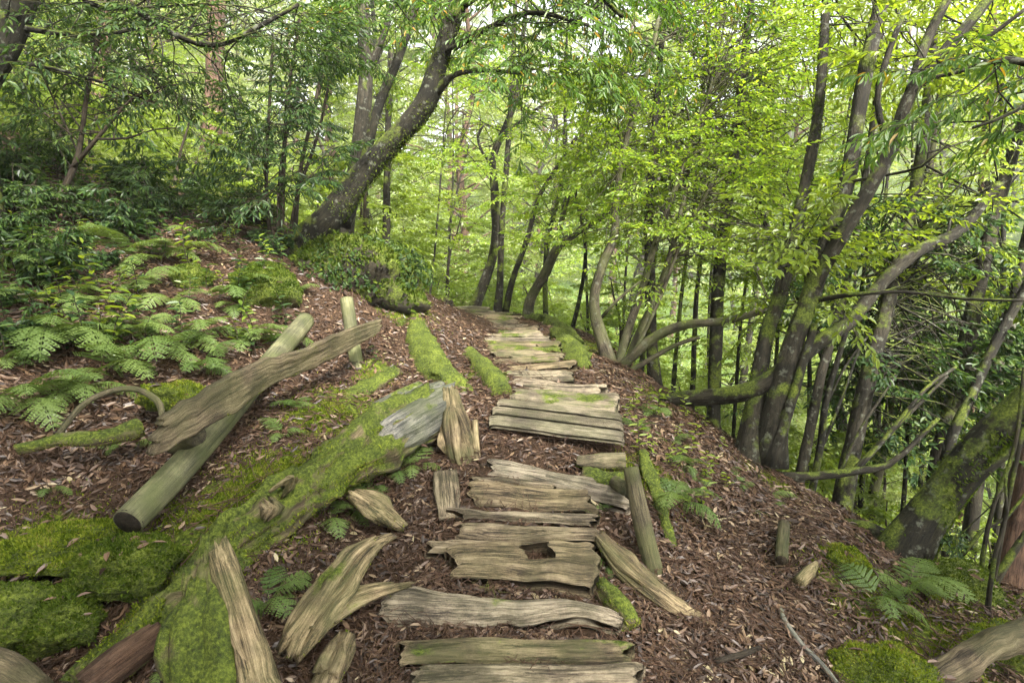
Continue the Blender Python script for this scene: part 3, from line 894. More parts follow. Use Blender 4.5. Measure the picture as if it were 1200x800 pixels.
# fallen fence: pole, rough plank, post
t, mb = timber('fence_pole', 'round smooth greenish pole lying under the rough fence plank', 'pole', [(150, 612, 2.55, 36), (215, 545, 2.9, 33), (290, 457, 3.55, 28), (358, 376, 4.55, 21)], 'pole', 'pole', seg=24, step=.05, lump=.05)
cut_end(t, [(150, 612, 2.55, 36), (215, 545, 2.9, 33), (290, 457, 3.55, 28), (358, 376, 4.55, 21)])
def ribbon(mb, top, bot, thick, nl=90, nw=22, sd=0.0, amp=.006):
    """a riven plank given by its upper and lower edges"""
    tp, _ = resample(np.array([P(*c) for c in top]), np.ones(len(top)), .02)
    bp, _ = resample(np.array([P(*c) for c in bot]), np.ones(len(bot)), .02)
    u = np.linspace(0, 1, nl)
    f1 = np.stack([np.interp(u, np.linspace(0, 1, len(tp)), tp[:, k]) for k in range(3)], 1)
    f2 = np.stack([np.interp(u, np.linspace(0, 1, len(bp)), bp[:, k]) for k in range(3)], 1)
    f1 += unit(f1 - f2) * (.012 * fbm(np.stack([u * 22 + sd, u * 0, u * 0], 1), 3))[:, None]
    f2 += unit(f2 - f1) * (.012 * fbm(np.stack([u * 22 + sd + 40, u * 0, u * 0], 1), 3))[:, None]
    v = np.linspace(0, 1, nw)
    F_ = f1[:, None] * (1 - v)[None, :, None] + f2[:, None] * v[None, :, None]
    ax = unit(f1[-1] - f1[0])
    nrm = unit(np.cross(ax, unit((f1 - f2).mean(0)))); nrm = nrm if nrm[1] < 0 else -nrm
    Ln = np.linalg.norm(f1[-1] - f1[0]); Wd = np.linalg.norm(f1 - f2, axis=1)
    UU, VV = np.meshgrid(u, v, indexing='ij')
    q = np.stack([UU * Ln * 2 + sd, VV * Wd[:, None] * 40, VV * 0], -1).reshape(-1, 3)
    g = (-np.abs(vnoise(q)) * amp - np.abs(vnoise(q * [2, 2.3, 1] + 30)) * amp * .5 + .9 * amp * fbm(q * [1.5, .2, 1] + 60, 2)).reshape(UU.shape)
    e = np.minimum(VV, 1 - VV) * 2
    g = g - np.clip(.07 - e, 0, 1) ** 2 * 1.2
    jag = (.03 * fbm(np.stack([v * 5 + sd, v * 0, v * 0], 1), 3))[None, :] * (np.clip(1 - UU * 6, 0, 1) - np.clip(UU * 6 - 5, 0, 1))
    F_ = F_ + ax * jag[..., None]
    A_ = F_ + nrm * (g + thick * .5)[..., None]
    B_ = F_ - nrm * (g + thick * .5)[..., None]
    I = np.arange(nl * nw).reshape(nl, nw); n2 = nl * nw
    qd = lambda K: np.stack([K[:-1, :-1], K[1:, :-1], K[1:, 1:], K[:-1, 1:]], -1).reshape(-1, 4)
    rim = np.concatenate([I[:, 0], I[-1, 1:], I[-2::-1, -1], I[0, -2:0:-1]])
    r2 = np.roll(rim, -1)
    gc = np.stack([UU * Ln, VV * Wd.mean() + sd, g * .3], -1).reshape(-1, 3)
    mb.add(np.concatenate([A_.reshape(-1, 3), B_.reshape(-1, 3)]), [qd(I), qd(I + n2)[:, ::-1], np.stack([rim, rim + n2, r2 + n2, r2], 1)], np.concatenate([gc, gc + [0, .3, .1]]))
t = thing('fence_plank', 'rough split fence plank leaning across the round pole', 'plank', P(180, 532, 2.62))
mb = MB()
ribbon(mb, [(191, 487, 2.66), (228, 464, 2.85), (270, 438, 3.1), (312, 420, 3.38), (354, 409, 3.7), (405, 386, 4.1), (444, 375, 4.5)],
       [(177, 533, 2.58), (222, 512, 2.78), (264, 487, 3.02), (300, 462, 3.3), (330, 445, 3.55), (375, 427, 3.95), (441, 389, 4.45)], .05, sd=4.4)
build('plank', mb, M['fenceplank'], t)
tufts(t, mb, 2500, 'moss_blade', L=.010, W=.005, mask=lambda p, n_: (n_[:, 2] > .35) & (fbm(p * 5, 2) > -.1))
timber('fence_post', 'short upright round post behind the end of the rough fence plank', 'post', [(424, 450, 4.5, 16), (416, 415, 4.58, 16), (406, 350, 4.7, 15)], 'pole', 'post', seg=18, step=.05, lump=.04)
timber('log_end', 'short dark log stub wedged beneath the rough fence plank', 'log', [(230, 509, 2.84, 24), (205, 520, 3.0, 24)], 'post', 'log', seg=16, step=.04, lump=.06)
# mossy beams along the left of the upper trail
timber('mossy_beam', 'thick bright mossy log bank left of the upper steps', 'log', [(487, 338, 6.9, 22), (488, 370, 6.0, 28), (492, 400, 5.3, 38), (508, 427, 4.75, 44), (536, 452, 4.35, 34), (548, 462, 4.2, 20)], 'mossfull', 'log', moss=20000, mossthr=-.25, jit=0.025, seg=26, step=.03, aspect=1.0, lump=.25, groove=.15, sink=.05, tL=.018)
timber('mossy_beam', 'narrow squared mossy beam edging the upper steps', 'log', [(514, 368, 7.6, 10), (532, 394, 6.2, 18), (557, 425, 5.1, 28), (577, 447, 4.5, 34), (588, 460, 4.25, 24)], 'mossfull', 'beam', moss=12000, mossthr=-.15, jit=0.014, seg=22, step=.05, aspect=.9, lump=.15, groove=.12, sink=.02, tL=.016)
timber('mossy_beam', 'mossy mounded log edging the right side of the upper steps', 'log', [(616, 374, 7.8, 10), (640, 382, 7.2, 18), (662, 400, 6.3, 30), (676, 420, 5.5, 36), (682, 436, 5.1, 24)], 'mossfull', 'log', moss=12000, mossthr=-.2, jit=0.045, seg=22, step=.06, lump=.3, groove=.15, tL=.018)
# right of the steps
timber('wooden_post', 'dark round post standing crooked at the right edge of the steps', 'post', [(773, 690, 2.78, 23), (766, 668, 2.8, 22), (752, 610, 2.86, 22), (739, 547, 2.92, 17)], 'post', 'post', seg=20, step=.04, lump=.05)
timber('log_end', 'cut end of a short round log tucked behind the crooked post', 'log', [(733, 572, 2.99, 17), (715, 562, 3.3, 18)], 'post', 'log', seg=16, step=.04, lump=.05)
timber('split_log', 'long splintered split log propped diagonally against the steps', 'log', [(702, 628, 2.85, 20), (730, 660, 2.75, 32), (762, 688, 2.66, 30), (800, 715, 2.58, 26), (830, 728, 2.55, 14)], 'driftwood', moss=900, mossthr=.25, split=7, seg=26, step=.025, aspect=.6, groove=.5, lump=.15, gfreq=8, endjag=.05)
timber('log_end', 'small mossy log chunk under the ends of the lower steps', 'log', [(700, 686, 2.62, 18), (722, 706, 2.54, 26), (742, 735, 2.44, 32)], 'mosswood', 'log', moss=2200, mossthr=0, jit=0.02, seg=18, step=.03, lump=.2, groove=.3)
timber('mossy_beam', 'narrow mossy plank sloping down the bank right of the steps', 'plank', [(752, 528, 3.55, 14), (763, 560, 3.35, 18), (776, 600, 3.12, 15), (790, 640, 2.95, 8)], 'mossfull', 'plank', moss=2500, mossthr=-.1, jit=0.015, seg=14, step=.04, aspect=.5, lump=.2)
timber('split_log', 'short mossy half log propping up the board step', 'log', [(676, 540, 3.38, 16), (705, 541, 3.36, 26), (733, 541, 3.34, 26)], 'plankmoss', 'log', moss=1500, mossthr=.12, seg=18, step=.03, aspect=.7, groove=.3, lump=.15)
timber('log_end', 'mossy round bearer log below the board step', 'log', [(680, 562, 3.3, 24), (728, 566, 3.2, 24)], 'mosswood', 'log', moss=1600, mossthr=-.1, jit=0.02, seg=18, step=.03, groove=.3, lump=.2)
PG = [(916, 656, 2.90, 14), (917, 636, 3.02, 14), (919, 614, 3.17, 13)]
t, mb = timber('wooden_peg', 'short round peg of wood lying on the leaf litter slope with its cut end downhill', 'peg', PG, 'post', 'peg', seg=18, step=.03, lump=.04)
cut_end(t, PG)
timber('wood_chip', 'short broken wood chip lying on the leaf litter near the peg', 'wood', lie([(936, 683, 16), (947, 671, 14), (957, 660, 6)]), 'driftwood', seg=14, step=.015, groove=.3, lump=.2)
timber('fallen_branch', 'thin pale bare branch lying on the leaf litter', 'branch', lie([(914, 712, 6), (924, 735, 7), (944, 760, 7), (962, 778, 8), (985, 806, 8)], .6), 'greywood', 'branch', seg=8, step=.03, lump=.25)
timber('fallen_branch', 'short brown stick lying on the litter below the long splintered log', 'branch', lie([(838, 775, 7), (870, 766, 8), (892, 758, 5)], .6), 'twig', 'branch', seg=8, step=.03, lump=.25)
timber('fallen_branch', 'thin brown stick lying across the litter above the wood chip', 'branch', lie([(895, 655, 4), (915, 672, 5), (935, 688, 4)], .6), 'twig', 'branch', seg=8, step=.03, lump=.25)
timber('fallen_branch', 'thick bare grey branch lying over the mossy hump', 'branch', [(1080, 812, 2.25, 30), (1118, 784, 2.3, 30), (1155, 760, 2.35, 29), (1205, 740, 2.4, 31), (1300, 712, 2.5, 30)], 'fenceplank', 'branch', jit=0.01, seg=22, step=.03, lump=.12, groove=.2)
lump_thing('mossy_rock', 'low moss covered hump beside the thick bare grey branch', 'rock', P(1040, 792, 2.34), (.2, .14, .09), 'mossfull', 6000, tL=.016, yaw=-.3)
lump_thing('mossy_rock', 'bright mossy rock cushion beside ferns on the litter slope', 'rock', P(985, 664, 3.02), (.15, .13, .09), 'mossfull', 6000, tL=.016)
lump_thing('mossy_rock', 'dark mossy root bank below the thick leaning trunk', 'rock', P(1115, 690, 3.15), (.26, .2, .13), 'mossfull', 7000, 'moss_deep', yaw=-.5)
lump_thing('mossy_rock', 'mossy bank behind the thick bare grey branch', 'rock', P(1180, 775, 2.62), (.3, .2, .14), 'mossfull', 6000, tL=.016)
lump_thing('mossy_rock', 'large dark moss covered boulder on the left slope above the fence plank', 'rock', P(308, 342, 5.1), (.36, .3, .24), 'mossfull', 14000, 'moss_deep', tL=.024, yaw=-.7, amp=.16)
lump_thing('mossy_rock', 'small moss covered boulder left of the large mossy boulder', 'rock', P(222, 328, 4.9), (.2, .18, .12), 'mossfull', 4000, 'moss_deep', tL=.02)
lump_thing('mossy_rock', 'mossy clump above the left end of the rough fence plank', 'rock', P(205, 466, 3.35), (.18, .14, .09), 'mossfull', 4500, tL=.018)
lump_thing('mossy_rock', 'little round moss ball on the bank by the upper mossy log', 'rock', P(467, 383, 5.5), (.09, .09, .08), 'mossfull', 1200, 'moss_deep')
lump_thing('root_mound', 'dark ivy covered root mound beneath the big leaning tree', 'mound', P(422, 336, 5.95), (.68, .5, .44), 'rootdark', 9000, 'moss_deep', 'mound', tL=.05, amp=.3, yaw=-.5)
lump_thing('root_mound', 'dark earthy root bank topped with moss beyond the left slope seedlings', 'mound', P(268, 256, 6.5), (.5, .35, .3), 'rootdark', 4000, 'moss_deep', 'mound', tL=.03, amp=.35)
timber('fallen_root', 'thin arching bare root left of the rough fence plank', 'root', [(60, 520, 2.95, 6), (100, 472, 3.1, 7), (150, 455, 3.2, 7), (185, 470, 3.1, 7), (190, 500, 2.95, 6)], 'post', 'root', seg=8, step=.04, lump=.2)
timber('fallen_root', 'mossy bent root running along the slope left of the pole', 'root', [(20, 525, 2.85, 12), (70, 515, 2.9, 14), (125, 512, 2.95, 18), (165, 500, 3.05, 22)], 'mosswood', 'root', moss=2000, mossthr=-.1, jit=0.012, seg=12, step=.04, lump=.25)
lump_thing('tree_stump', 'small dark stump at the crest end of the log steps', 'stump', P(522, 358, 8.9), (.13, .13, .13), 'rootdark', 0, part='stump')

# ------------------------------------------------------------------ trees built one by one
def near_tree(name, label, stems, mat, seg=16, spots=(), leaf='leaf_mid', leafL=.07, leafW=.03, kind=0, droop=.25, spL=.7, ntw=11, nlf=8, seed=0, moss=0, group=None, lump=.1, groove=.12, flare=.5, twl=.42, ground=True, updir=0.0, slim=.86):
    """stems: lists of (px,py,depth,width px); spots: (px0,py0,px1,py1,d0,d1,count) volumes filled with leafy branches"""
    rg = np.random.default_rng(seed + 100)
    wood_ = MB(); nodes_ = []
    first = None
    for k, st in enumerate(stems):
        p, r = px_path(st)
        r = r * slim
        if k == 0 and ground:
            hz = h1(p[0][0], p[0][1])
            b = p[0].copy(); b[2] = min(hz - .25, p[0][2] - .2)
            b[:2] += (p[0] - p[1])[:2] * .15
            p = np.vstack([b, p]); r = np.concatenate([[r[0] * 1.15], r])
            first = np.array([b[0], b[1], hz])
        if first is None: first = p[0]
        big = r.max() > .045
        q = sweep(wood_, p, r, seg=seg if big else 8, step=.08 if big else .1, lump=lump, groove=groove if big else 0, flare=flare if k == 0 else 0, gfreq=5)
        nodes_.append(q[len(q) // 4:])
    t = thing(name, label, 'tree', first, group)
    nd = np.concatenate(nodes_)
    lm = MB()
    for (x0, y0, x1, y1, d0, d1, cnt) in spots:
        d = rg.uniform(d0, d1, cnt)
        q = np.array([P(rg.uniform(x0, x1), rg.uniform(y0, y1), d[k]) for k in range(cnt)])
        # every leafy branch grows from the nearest stem
        dist = ((q[:, None] - nd[None]) ** 2 * [1, 1, 1.6]).sum(-1)
        pick = np.argsort(dist, 1)[:, :min(14, len(nd))]
        near = nd[pick[np.arange(cnt), rg.integers(0, pick.shape[1], cnt)]]
        dirv = q - near
        dl = np.linalg.norm(dirv, axis=1)
        dirv[:, 2] = dirv[:, 2] * .35 + updir * dl
        bad = dl < .15
        dirv[bad] = rg.normal(0, 1, (bad.sum(), 3)) * [1, 1, .2]
        dirv += rg.normal(0, .25, dirv.shape) * dl[:, None]
        for a_, b_, L_ in zip(near, q, dl):
            if L_ > .2:
                m_ = (a_ + b_) / 2 + np.array([0, 0, .12 * L_]) + rg.normal(0, .13, 3) * L_
                sweep(wood_, np.array([a_, m_, b_]), np.array([.004 + .004 * L_, .004 + .0015 * L_, .003]), seg=5, step=.12, cap=False)
        sprays(lm, wood_, q - unit(dirv) * .1, dirv, spL * rg.uniform(.7, 1.25, cnt), rg, ntw, nlf, leafL, leafW, droop, kind=kind, twl=twl)
    build('trunk', wood_, M[mat], t)
    if lm.n:
        build('crown', lm, M[leaf], t, smooth=False, kind='stuff')
    if moss:
        m2 = MB(); p, r = px_path(stems[0]); sweep(m2, p, r * 1.02, seg=14, step=.1)
        tufts(t, m2, moss, 'moss_deep', L=.03, W=.012, mask=mossmask(-.1))
    return t

near_tree('leaning_tree', 'big dark mossy tree leaning right over the ivy covered mound',
          [[(356, 288, 6.1, 44), (387, 253, 6.0, 36), (430, 198, 5.9, 31), (471, 154, 5.8, 28), (500, 118, 5.75, 28), (515, 70, 5.7, 26), (535, 10, 5.6, 25), (560, -70, 5.5, 22), (590, -160, 5.4, 24), (600, -420, 5.4, 18), (580, -700, 5.4, 9)],
           [(508, 112, 5.75, 16), (532, 88, 5.6, 8), (570, 83, 5.5, 5), (610, 86, 5.4, 4)],
           [(404, 265, 6.25, 18), (424, 205, 6.4, 14), (442, 130, 6.5, 13), (470, 60, 6.6, 12), (495, -20, 6.7, 11)],
           [(518, 65, 5.7, 10), (560, 40, 5.3, 8), (620, 15, 5.0, 7), (690, 30, 4.8, 5)],
           [(535, 10, 5.6, 14), (600, -30, 5.3, 12), (680, -20, 5.0, 9), (730, 20, 4.9, 6)]],
          'bark_dark', spots=[(560, -60, 730, 90, 4.6, 5.6, 60), (400, -40, 560, 60, 5.2, 6.6, 26), (640, -80, 860, 10, 4.5, 6, 30), (200, -900, 800, -250, 4.5, 7, 60)], leaf='leaf_lance', leafL=.07, leafW=.023, kind=1, droop=.4, seed=1, moss=6000, ntw=10, nlf=9, flare=.12)
near_tree('slender_tree', 'slender grey tree behind the big leaning tree with smooth bark',
          [[(405, 260, 7.4, 22), (420, 180, 7.4, 20), (428, 90, 7.4, 19), (424, 0, 7.4, 18), (420, -80, 7.3, 15)], [(428, 90, 7.4, 10), (450, 40, 7.4, 9), (470, -30, 7.4, 8)]],
          'bark', spots=[(370, -30, 520, 100, 7, 8, 24)], leaf='leaf_mid', seed=2)
near_tree('bamboo_like_shrub', 'tall leafy shrub of thin upright stems left of the big leaning tree',
          [[(330, 290, 5.9, 7), (332, 200, 5.9, 6), (338, 110, 5.8, 5), (352, 20, 5.7, 4)], [(345, 285, 6, 6), (352, 200, 6, 5), (372, 110, 6, 5), (385, 30, 6, 4)],
           [(318, 290, 5.8, 6), (312, 210, 5.7, 5), (316, 120, 5.6, 4), (320, 40, 5.6, 4)], [(338, 292, 5.8, 5), (348, 230, 5.7, 5), (372, 160, 5.6, 4), (385, 100, 5.5, 4)],
           [(325, 290, 5.8, 5), (330, 190, 6.1, 4), (352, 90, 6.2, 4)]],
          'twig', spots=[(285, 20, 400, 230, 5.2, 6.3, 60), (255, 130, 340, 270, 5.2, 6, 20)], leaf='leaf_blue', leafL=.075, leafW=.019, kind=1, droop=.5, spL=.5, seed=3, ntw=9, nlf=8, flare=0, updir=.3)
near_tree('corner_tree', 'dark trunk standing high on the left slope with curved bare branches',
          [[(-30, 130, 4.6, 44), (0, 60, 4.6, 36), (22, 5, 4.6, 34), (50, -80, 4.5, 30)], [(40, -50, 4.5, 12), (110, 5, 4.5, 9), (155, 10, 4.5, 9), (200, 38, 4.5, 9), (250, 53, 4.5, 9), (300, 33, 4.5, 7), (350, 5, 4.5, 5)],
           [(10, 30, 4.6, 10), (80, 40, 4.7, 7), (140, 38, 4.8, 5), (180, 28, 4.8, 4)], [(-5, 70, 4.6, 7), (60, 80, 4.8, 5), (120, 97, 5, 4), (180, 120, 5.1, 3)]],
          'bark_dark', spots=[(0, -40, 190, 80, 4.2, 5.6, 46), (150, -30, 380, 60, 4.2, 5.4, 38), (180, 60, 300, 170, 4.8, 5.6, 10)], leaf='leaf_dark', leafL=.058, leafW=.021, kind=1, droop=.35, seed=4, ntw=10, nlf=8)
near_tree('slope_sapling', 'thin bent sapling with sprawling side branches on the left slope',
          [[(58, 262, 5.1, 11), (75, 222, 5.1, 9), (92, 180, 5.1, 7), (102, 110, 5.1, 6), (112, 60, 5.1, 6), (125, -10, 5.1, 5)],
           [(82, 200, 5.1, 6), (120, 155, 5.0, 5), (145, 125, 5, 4), (170, 107, 5, 3), (215, 98, 5, 2)], [(115, 163, 5, 4), (150, 162, 5, 3), (180, 152, 5, 2), (210, 150, 5, 2)]],
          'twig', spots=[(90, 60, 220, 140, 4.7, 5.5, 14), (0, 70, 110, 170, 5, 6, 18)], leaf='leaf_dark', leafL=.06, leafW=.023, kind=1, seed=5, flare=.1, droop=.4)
near_tree('conifer_trunk', 'straight reddish conifer trunk beyond the left slope',
          [[(246, 215, 11, 26), (250, 120, 11, 24), (254, 30, 11, 22), (258, -60, 11, 20)]], 'bark_red', seed=6)
near_tree('conifer_trunk', 'reddish conifer trunk half hidden behind the bent sapling',
          [[(108, 200, 12, 20), (114, 110, 12, 18), (124, 0, 12, 17), (130, -60, 12, 16)]], 'bark_red', seed=7)
near_tree('thin_trunk', 'thin straight pole trunk right of the ivy covered mound',
          [[(453, 325, 9.5, 11), (453, 240, 9.5, 10), (455, 150, 9.5, 9), (458, 60, 9.5, 8)]], 'bark', seed=8, spots=[(400, 60, 520, 190, 8.5, 10.5, 26)], leaf='leaf_mid')
# trees at the crest
near_tree('crest_tree', 'slender curved tree at the crest where the log steps end',
          [[(556, 362, 9.4, 16), (570, 325, 9.4, 14), (580, 285, 9.4, 12), (580, 230, 9.4, 11), (578, 185, 9.3, 10), (592, 150, 9.3, 9), (606, 110, 9.2, 8), (612, 50, 9.2, 6), (620, -20, 9.2, 5)],
           [(579, 195, 9.3, 6), (565, 178, 9.2, 4), (560, 160, 9.2, 4), (568, 145, 9.2, 3)], [(586, 165, 9.3, 6), (612, 140, 9.2, 4), (640, 120, 9.1, 3)]],
          'bark', spots=[(500, 60, 700, 210, 8.2, 10.4, 60)], leaf='leaf_bright', seed=9, leafL=.075, leafW=.03)
near_tree('crest_tree', 'dark twin stems just right of the slender curved crest tree',
          [[(583, 368, 9.0, 12), (586, 330, 9.0, 9), (588, 270, 9.0, 8), (594, 190, 9.0, 8), (600, 100, 9, 7), (604, 0, 9, 6)], [(592, 366, 9, 10), (600, 330, 8.9, 8), (618, 280, 8.8, 7), (630, 235, 8.7, 6), (650, 200, 8.6, 5), (676, 160, 8.5, 4)]],
          'bark', spots=[(560, 190, 680, 280, 8.4, 9.6, 22)], leaf='leaf_bright', seed=10)
near_tree('crest_tree', 'pale crooked tree arching right above the mounded mossy log',
          [[(618, 376, 7.9, 13), (622, 350, 7.9, 13), (640, 318, 7.8, 13), (652, 292, 7.7, 12), (676, 272, 7.6, 11), (700, 258, 7.5, 9), (740, 232, 7.3, 7), (790, 205, 7.2, 5)], [(650, 298, 7.7, 9), (660, 250, 7.8, 8), (675, 190, 7.9, 6), (690, 110, 8, 5)]],
          'bark_pale', spots=[(630, 150, 760, 250, 6.8, 8.4, 40)], leaf='leaf_bright', seed=12)
# many-stemmed tree on the right edge of the trail
near_tree('multi_stem_tree', 'many stemmed crooked pale tree sprawling from the right trail edge',
          [[(718, 438, 5.7, 22), (708, 405, 5.7, 17), (698, 370, 5.7, 15), (697, 345, 5.7, 14), (706, 310, 5.7, 13), (720, 275, 5.75, 12), (722, 225, 5.8, 10), (735, 160, 5.9, 8), (760, 80, 6, 6), (775, 0, 6.1, 5)],
           [(722, 436, 5.7, 14), (735, 390, 5.75, 11), (752, 340, 5.8, 10), (768, 285, 5.9, 9), (790, 225, 6, 8), (815, 150, 6.1, 6), (850, 60, 6.2, 5)],
           [(730, 440, 5.7, 12), (745, 400, 5.8, 11), (765, 355, 5.9, 10), (785, 300, 6, 8), (800, 240, 6.1, 7), (812, 180, 6.2, 5)],
           [(712, 444, 5.65, 14), (740, 418, 5.5, 13), (770, 393, 5.4, 14), (805, 380, 5.3, 13), (850, 376, 5.25, 11), (905, 362, 5.2, 8), (950, 356, 5.1, 5)],
           [(715, 446, 5.6, 9), (755, 425, 5.5, 7), (790, 405, 5.4, 6), (820, 395, 5.3, 5)],
           [(726, 440, 5.7, 8), (745, 410, 5.6, 6), (775, 345, 5.6, 5), (800, 280, 5.6, 5), (835, 215, 5.6, 4)],
           [(705, 372, 5.7, 5), (725, 350, 5.6, 4), (750, 330, 5.6, 3)]],
          'bark_pale', spots=[(690, 60, 900, 240, 5.4, 7.4, 190), (760, 200, 960, 330, 5.3, 7, 90), (800, -30, 960, 90, 5.6, 7.4, 90), (660, 230, 760, 290, 5.5, 6.5, 20)], leaf='leaf_bright', leafL=.058, leafW=.026, seed=13, spL=.75, droop=.12, nlf=9)
near_tree('edge_trunk', 'upright dark trunk rising behind the many stemmed tree',
          [[(768, 455, 6.6, 20), (764, 400, 6.6, 15), (762, 330, 6.6, 14), (760, 260, 6.6, 12), (765, 180, 6.6, 10), (772, 90, 6.6, 8), (780, 0, 6.6, 6)]], 'bark', spots=[(720, 100, 860, 220, 6.5, 8, 40)], leaf='leaf_bright', leafL=.06, leafW=.026, seed=14)
near_tree('edge_trunk', 'straight dark trunk behind the mossy horizontal limb',
          [[(836, 490, 6.4, 18), (838, 420, 6.4, 17), (842, 330, 6.4, 16), (852, 240, 6.4, 14), (866, 130, 6.4, 12), (880, 0, 6.4, 10)]], 'bark_dark', spots=[(840, 60, 980, 200, 6.3, 8, 50)], leaf='leaf_bright', leafL=.06, leafW=.026, seed=15)
# big many-trunked tree on the right
near_tree('big_right_tree', 'big mossy tree of several trunks with a long mossy horizontal limb',
          [[(878, 548, 4.35, 50), (882, 500, 4.4, 30), (896, 404, 4.5, 20), (912, 352, 4.6, 19), (925, 300, 4.7, 18), (944, 216, 4.8, 15), (960, 120, 4.9, 13), (968, 0, 5, 11), (972, -80, 5, 10)],
           [(902, 545, 4.3, 46), (910, 480, 4.3, 31), (930, 400, 4.3, 26), (952, 340, 4.3, 24), (972, 275, 4.35, 21), (994, 205, 4.4, 20), (1009, 112, 4.45, 20), (1026, 30, 4.5, 18), (1045, -50, 4.5, 18), (1080, -350, 4.5, 13), (1090, -650, 4.5, 7)],
           [(948, 350, 4.3, 21), (970, 305, 4.25, 19), (1008, 240, 4.2, 18), (1044, 175, 4.15, 17), (1064, 116, 4.1, 16), (1100, 68, 4.05, 14), (1150, 10, 4.0, 13), (1190, -50, 4, 10)],
           [(772, 470, 4.95, 16), (800, 467, 4.85, 21), (845, 464, 4.6, 22), (885, 455, 4.4, 24), (925, 428, 4.35, 24), (960, 400, 4.4, 20), (995, 378, 4.5, 18), (1035, 330, 4.7, 17), (1075, 295, 4.8, 16), (1125, 270, 4.9, 14), (1170, 215, 5, 10)],
           [(903, 545, 4.2, 20), (918, 500, 4.2, 14), (940, 430, 4.2, 11), (955, 380, 4.25, 8)],
           [(1044, 178, 4.15, 9), (1028, 120, 4.1, 8), (1042, 60, 4.05, 8), (1062, 10, 4, 7)],
           [(1064, 116, 4.1, 14), (1085, 50, 4.15, 13), (1110, 0, 4.2, 11)],
           [(1095, 75, 4.05, 9), (1130, 60, 3.9, 8), (1170, 35, 3.8, 6), (1215, 0, 3.7, 5)],
           [(955, 352, 4.3, 8), (1000, 345, 4.0, 6), (1060, 342, 3.9, 5), (1130, 350, 3.8, 5), (1200, 352, 3.7, 4)],
           [(985, 215, 4.4, 5), (1040, 205, 4.2, 4), (1080, 195, 4, 4), (1110, 170, 3.9, 3)]],
          'bark', seg=22, spots=[(985, -30, 1200, 90, 4, 6, 60), (960, 230, 1200, 340, 4.6, 6.2, 24), (880, 250, 970, 370, 4.2, 5, 18), (750, -900, 1400, -250, 3.8, 6, 80)], kind=1, leaf='leaf_mid', leafL=.07, leafW=.03, seed=16, moss=5000, flare=.15)
near_tree('lance_leaf_tree', 'branch of long drooping lance shaped leaves over the right slope',
          [[(1290, 300, 3.2, 22), (1270, 160, 3.2, 18), (1235, 90, 3.2, 13), (1180, 70, 3.25, 8), (1120, 85, 3.3, 6), (1075, 95, 3.35, 4)], [(1235, 90, 3.2, 9), (1190, 130, 3.1, 6), (1140, 150, 3.1, 4)]],
          'bark', spots=[(1060, 60, 1200, 170, 3.0, 3.6, 15)], leaf='leaf_lance', leafL=.075, leafW=.019, kind=1, droop=.5, spL=.42, seed=17, ntw=8, nlf=7)
near_tree('dark_leaf_tree', 'slanting trunk with glossy dark bluish leaves behind the big right tree',
          [[(985, 600, 4.9, 26), (1000, 520, 5, 22), (1018, 440, 5.1, 20), (1036, 370, 5.2, 19), (1056, 290, 5.3, 16), (1078, 190, 5.4, 13), (1090, 80, 5.5, 10), (1100, 0, 5.5, 8)]],
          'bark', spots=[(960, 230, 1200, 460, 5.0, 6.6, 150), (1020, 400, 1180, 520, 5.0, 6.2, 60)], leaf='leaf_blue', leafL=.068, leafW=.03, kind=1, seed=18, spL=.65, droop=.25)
near_tree('slanting_trunk', 'slanting trunk crossing above the thick leaning trunk base',
          [[(1098, 560, 5.4, 22), (1106, 515, 5.4, 21), (1128, 428, 5.4, 20), (1146, 335, 5.4, 18), (1166, 250, 5.4, 16), (1196, 150, 5.4, 14), (1230, 40, 5.4, 12)]], 'bark', spots=[(1100, 150, 1220, 300, 5.2, 6.4, 30)], leaf='leaf_mid', seed=19)
near_tree('slanting_trunk', 'dark narrow trunk slanting right above the fork of the thick leaning trunk',
          [[(1108, 540, 5.0, 14), (1140, 460, 5, 13), (1168, 400, 5, 12), (1200, 340, 5, 11), (1250, 240, 5, 9), (1300, 100, 5, 7), (1340, -60, 5, 4)]], 'bark_dark', seed=20)
near_tree('slanting_trunk', 'knobbly grey trunk rising behind the top of the thick leaning trunk',
          [[(1150, 520, 5.8, 18), (1162, 460, 5.8, 17), (1180, 390, 5.8, 17), (1196, 320, 5.8, 15), (1215, 220, 5.8, 13), (1240, 50, 5.8, 10), (1260, -200, 5.8, 5)]], 'bark', seed=21)
near_tree('slope_tree', 'thick mossy trunk leaning steeply right at the slope edge',
          [[(1050, 660, 3.5, 66), (1080, 612, 3.48, 50), (1110, 572, 3.45, 45), (1150, 523, 3.4, 44), (1200, 476, 3.32, 43), (1290, 400, 3.2, 40)],
           [(1074, 660, 3.42, 30), (1095, 622, 3.4, 21), (1120, 586, 3.38, 18), (1155, 549, 3.34, 16), (1205, 508, 3.3, 15), (1280, 440, 3.2, 12)],
           [(1040, 640, 3.6, 40), (1015, 620, 3.7, 22), (985, 612, 3.8, 12)]],
          'bark_dark', seg=24, seed=22, moss=9000, flare=.12, spots=[(1080, 610, 1130, 650, 3.3, 3.5, 2)], leaf='leaf_blue', leafL=.035, leafW=.018, spL=.2)
near_tree('thin_trunk', 'thin grey trunk left of the slanting trunk with dark leaves',
          [[(935, 570, 5.2, 14), (950, 500, 5.3, 13), (962, 440, 5.4, 12), (976, 390, 5.5, 11), (992, 330, 5.6, 9), (1012, 220, 5.7, 8), (1030, 80, 5.8, 6), (1040, -80, 5.8, 3)]], 'bark', seed=23)
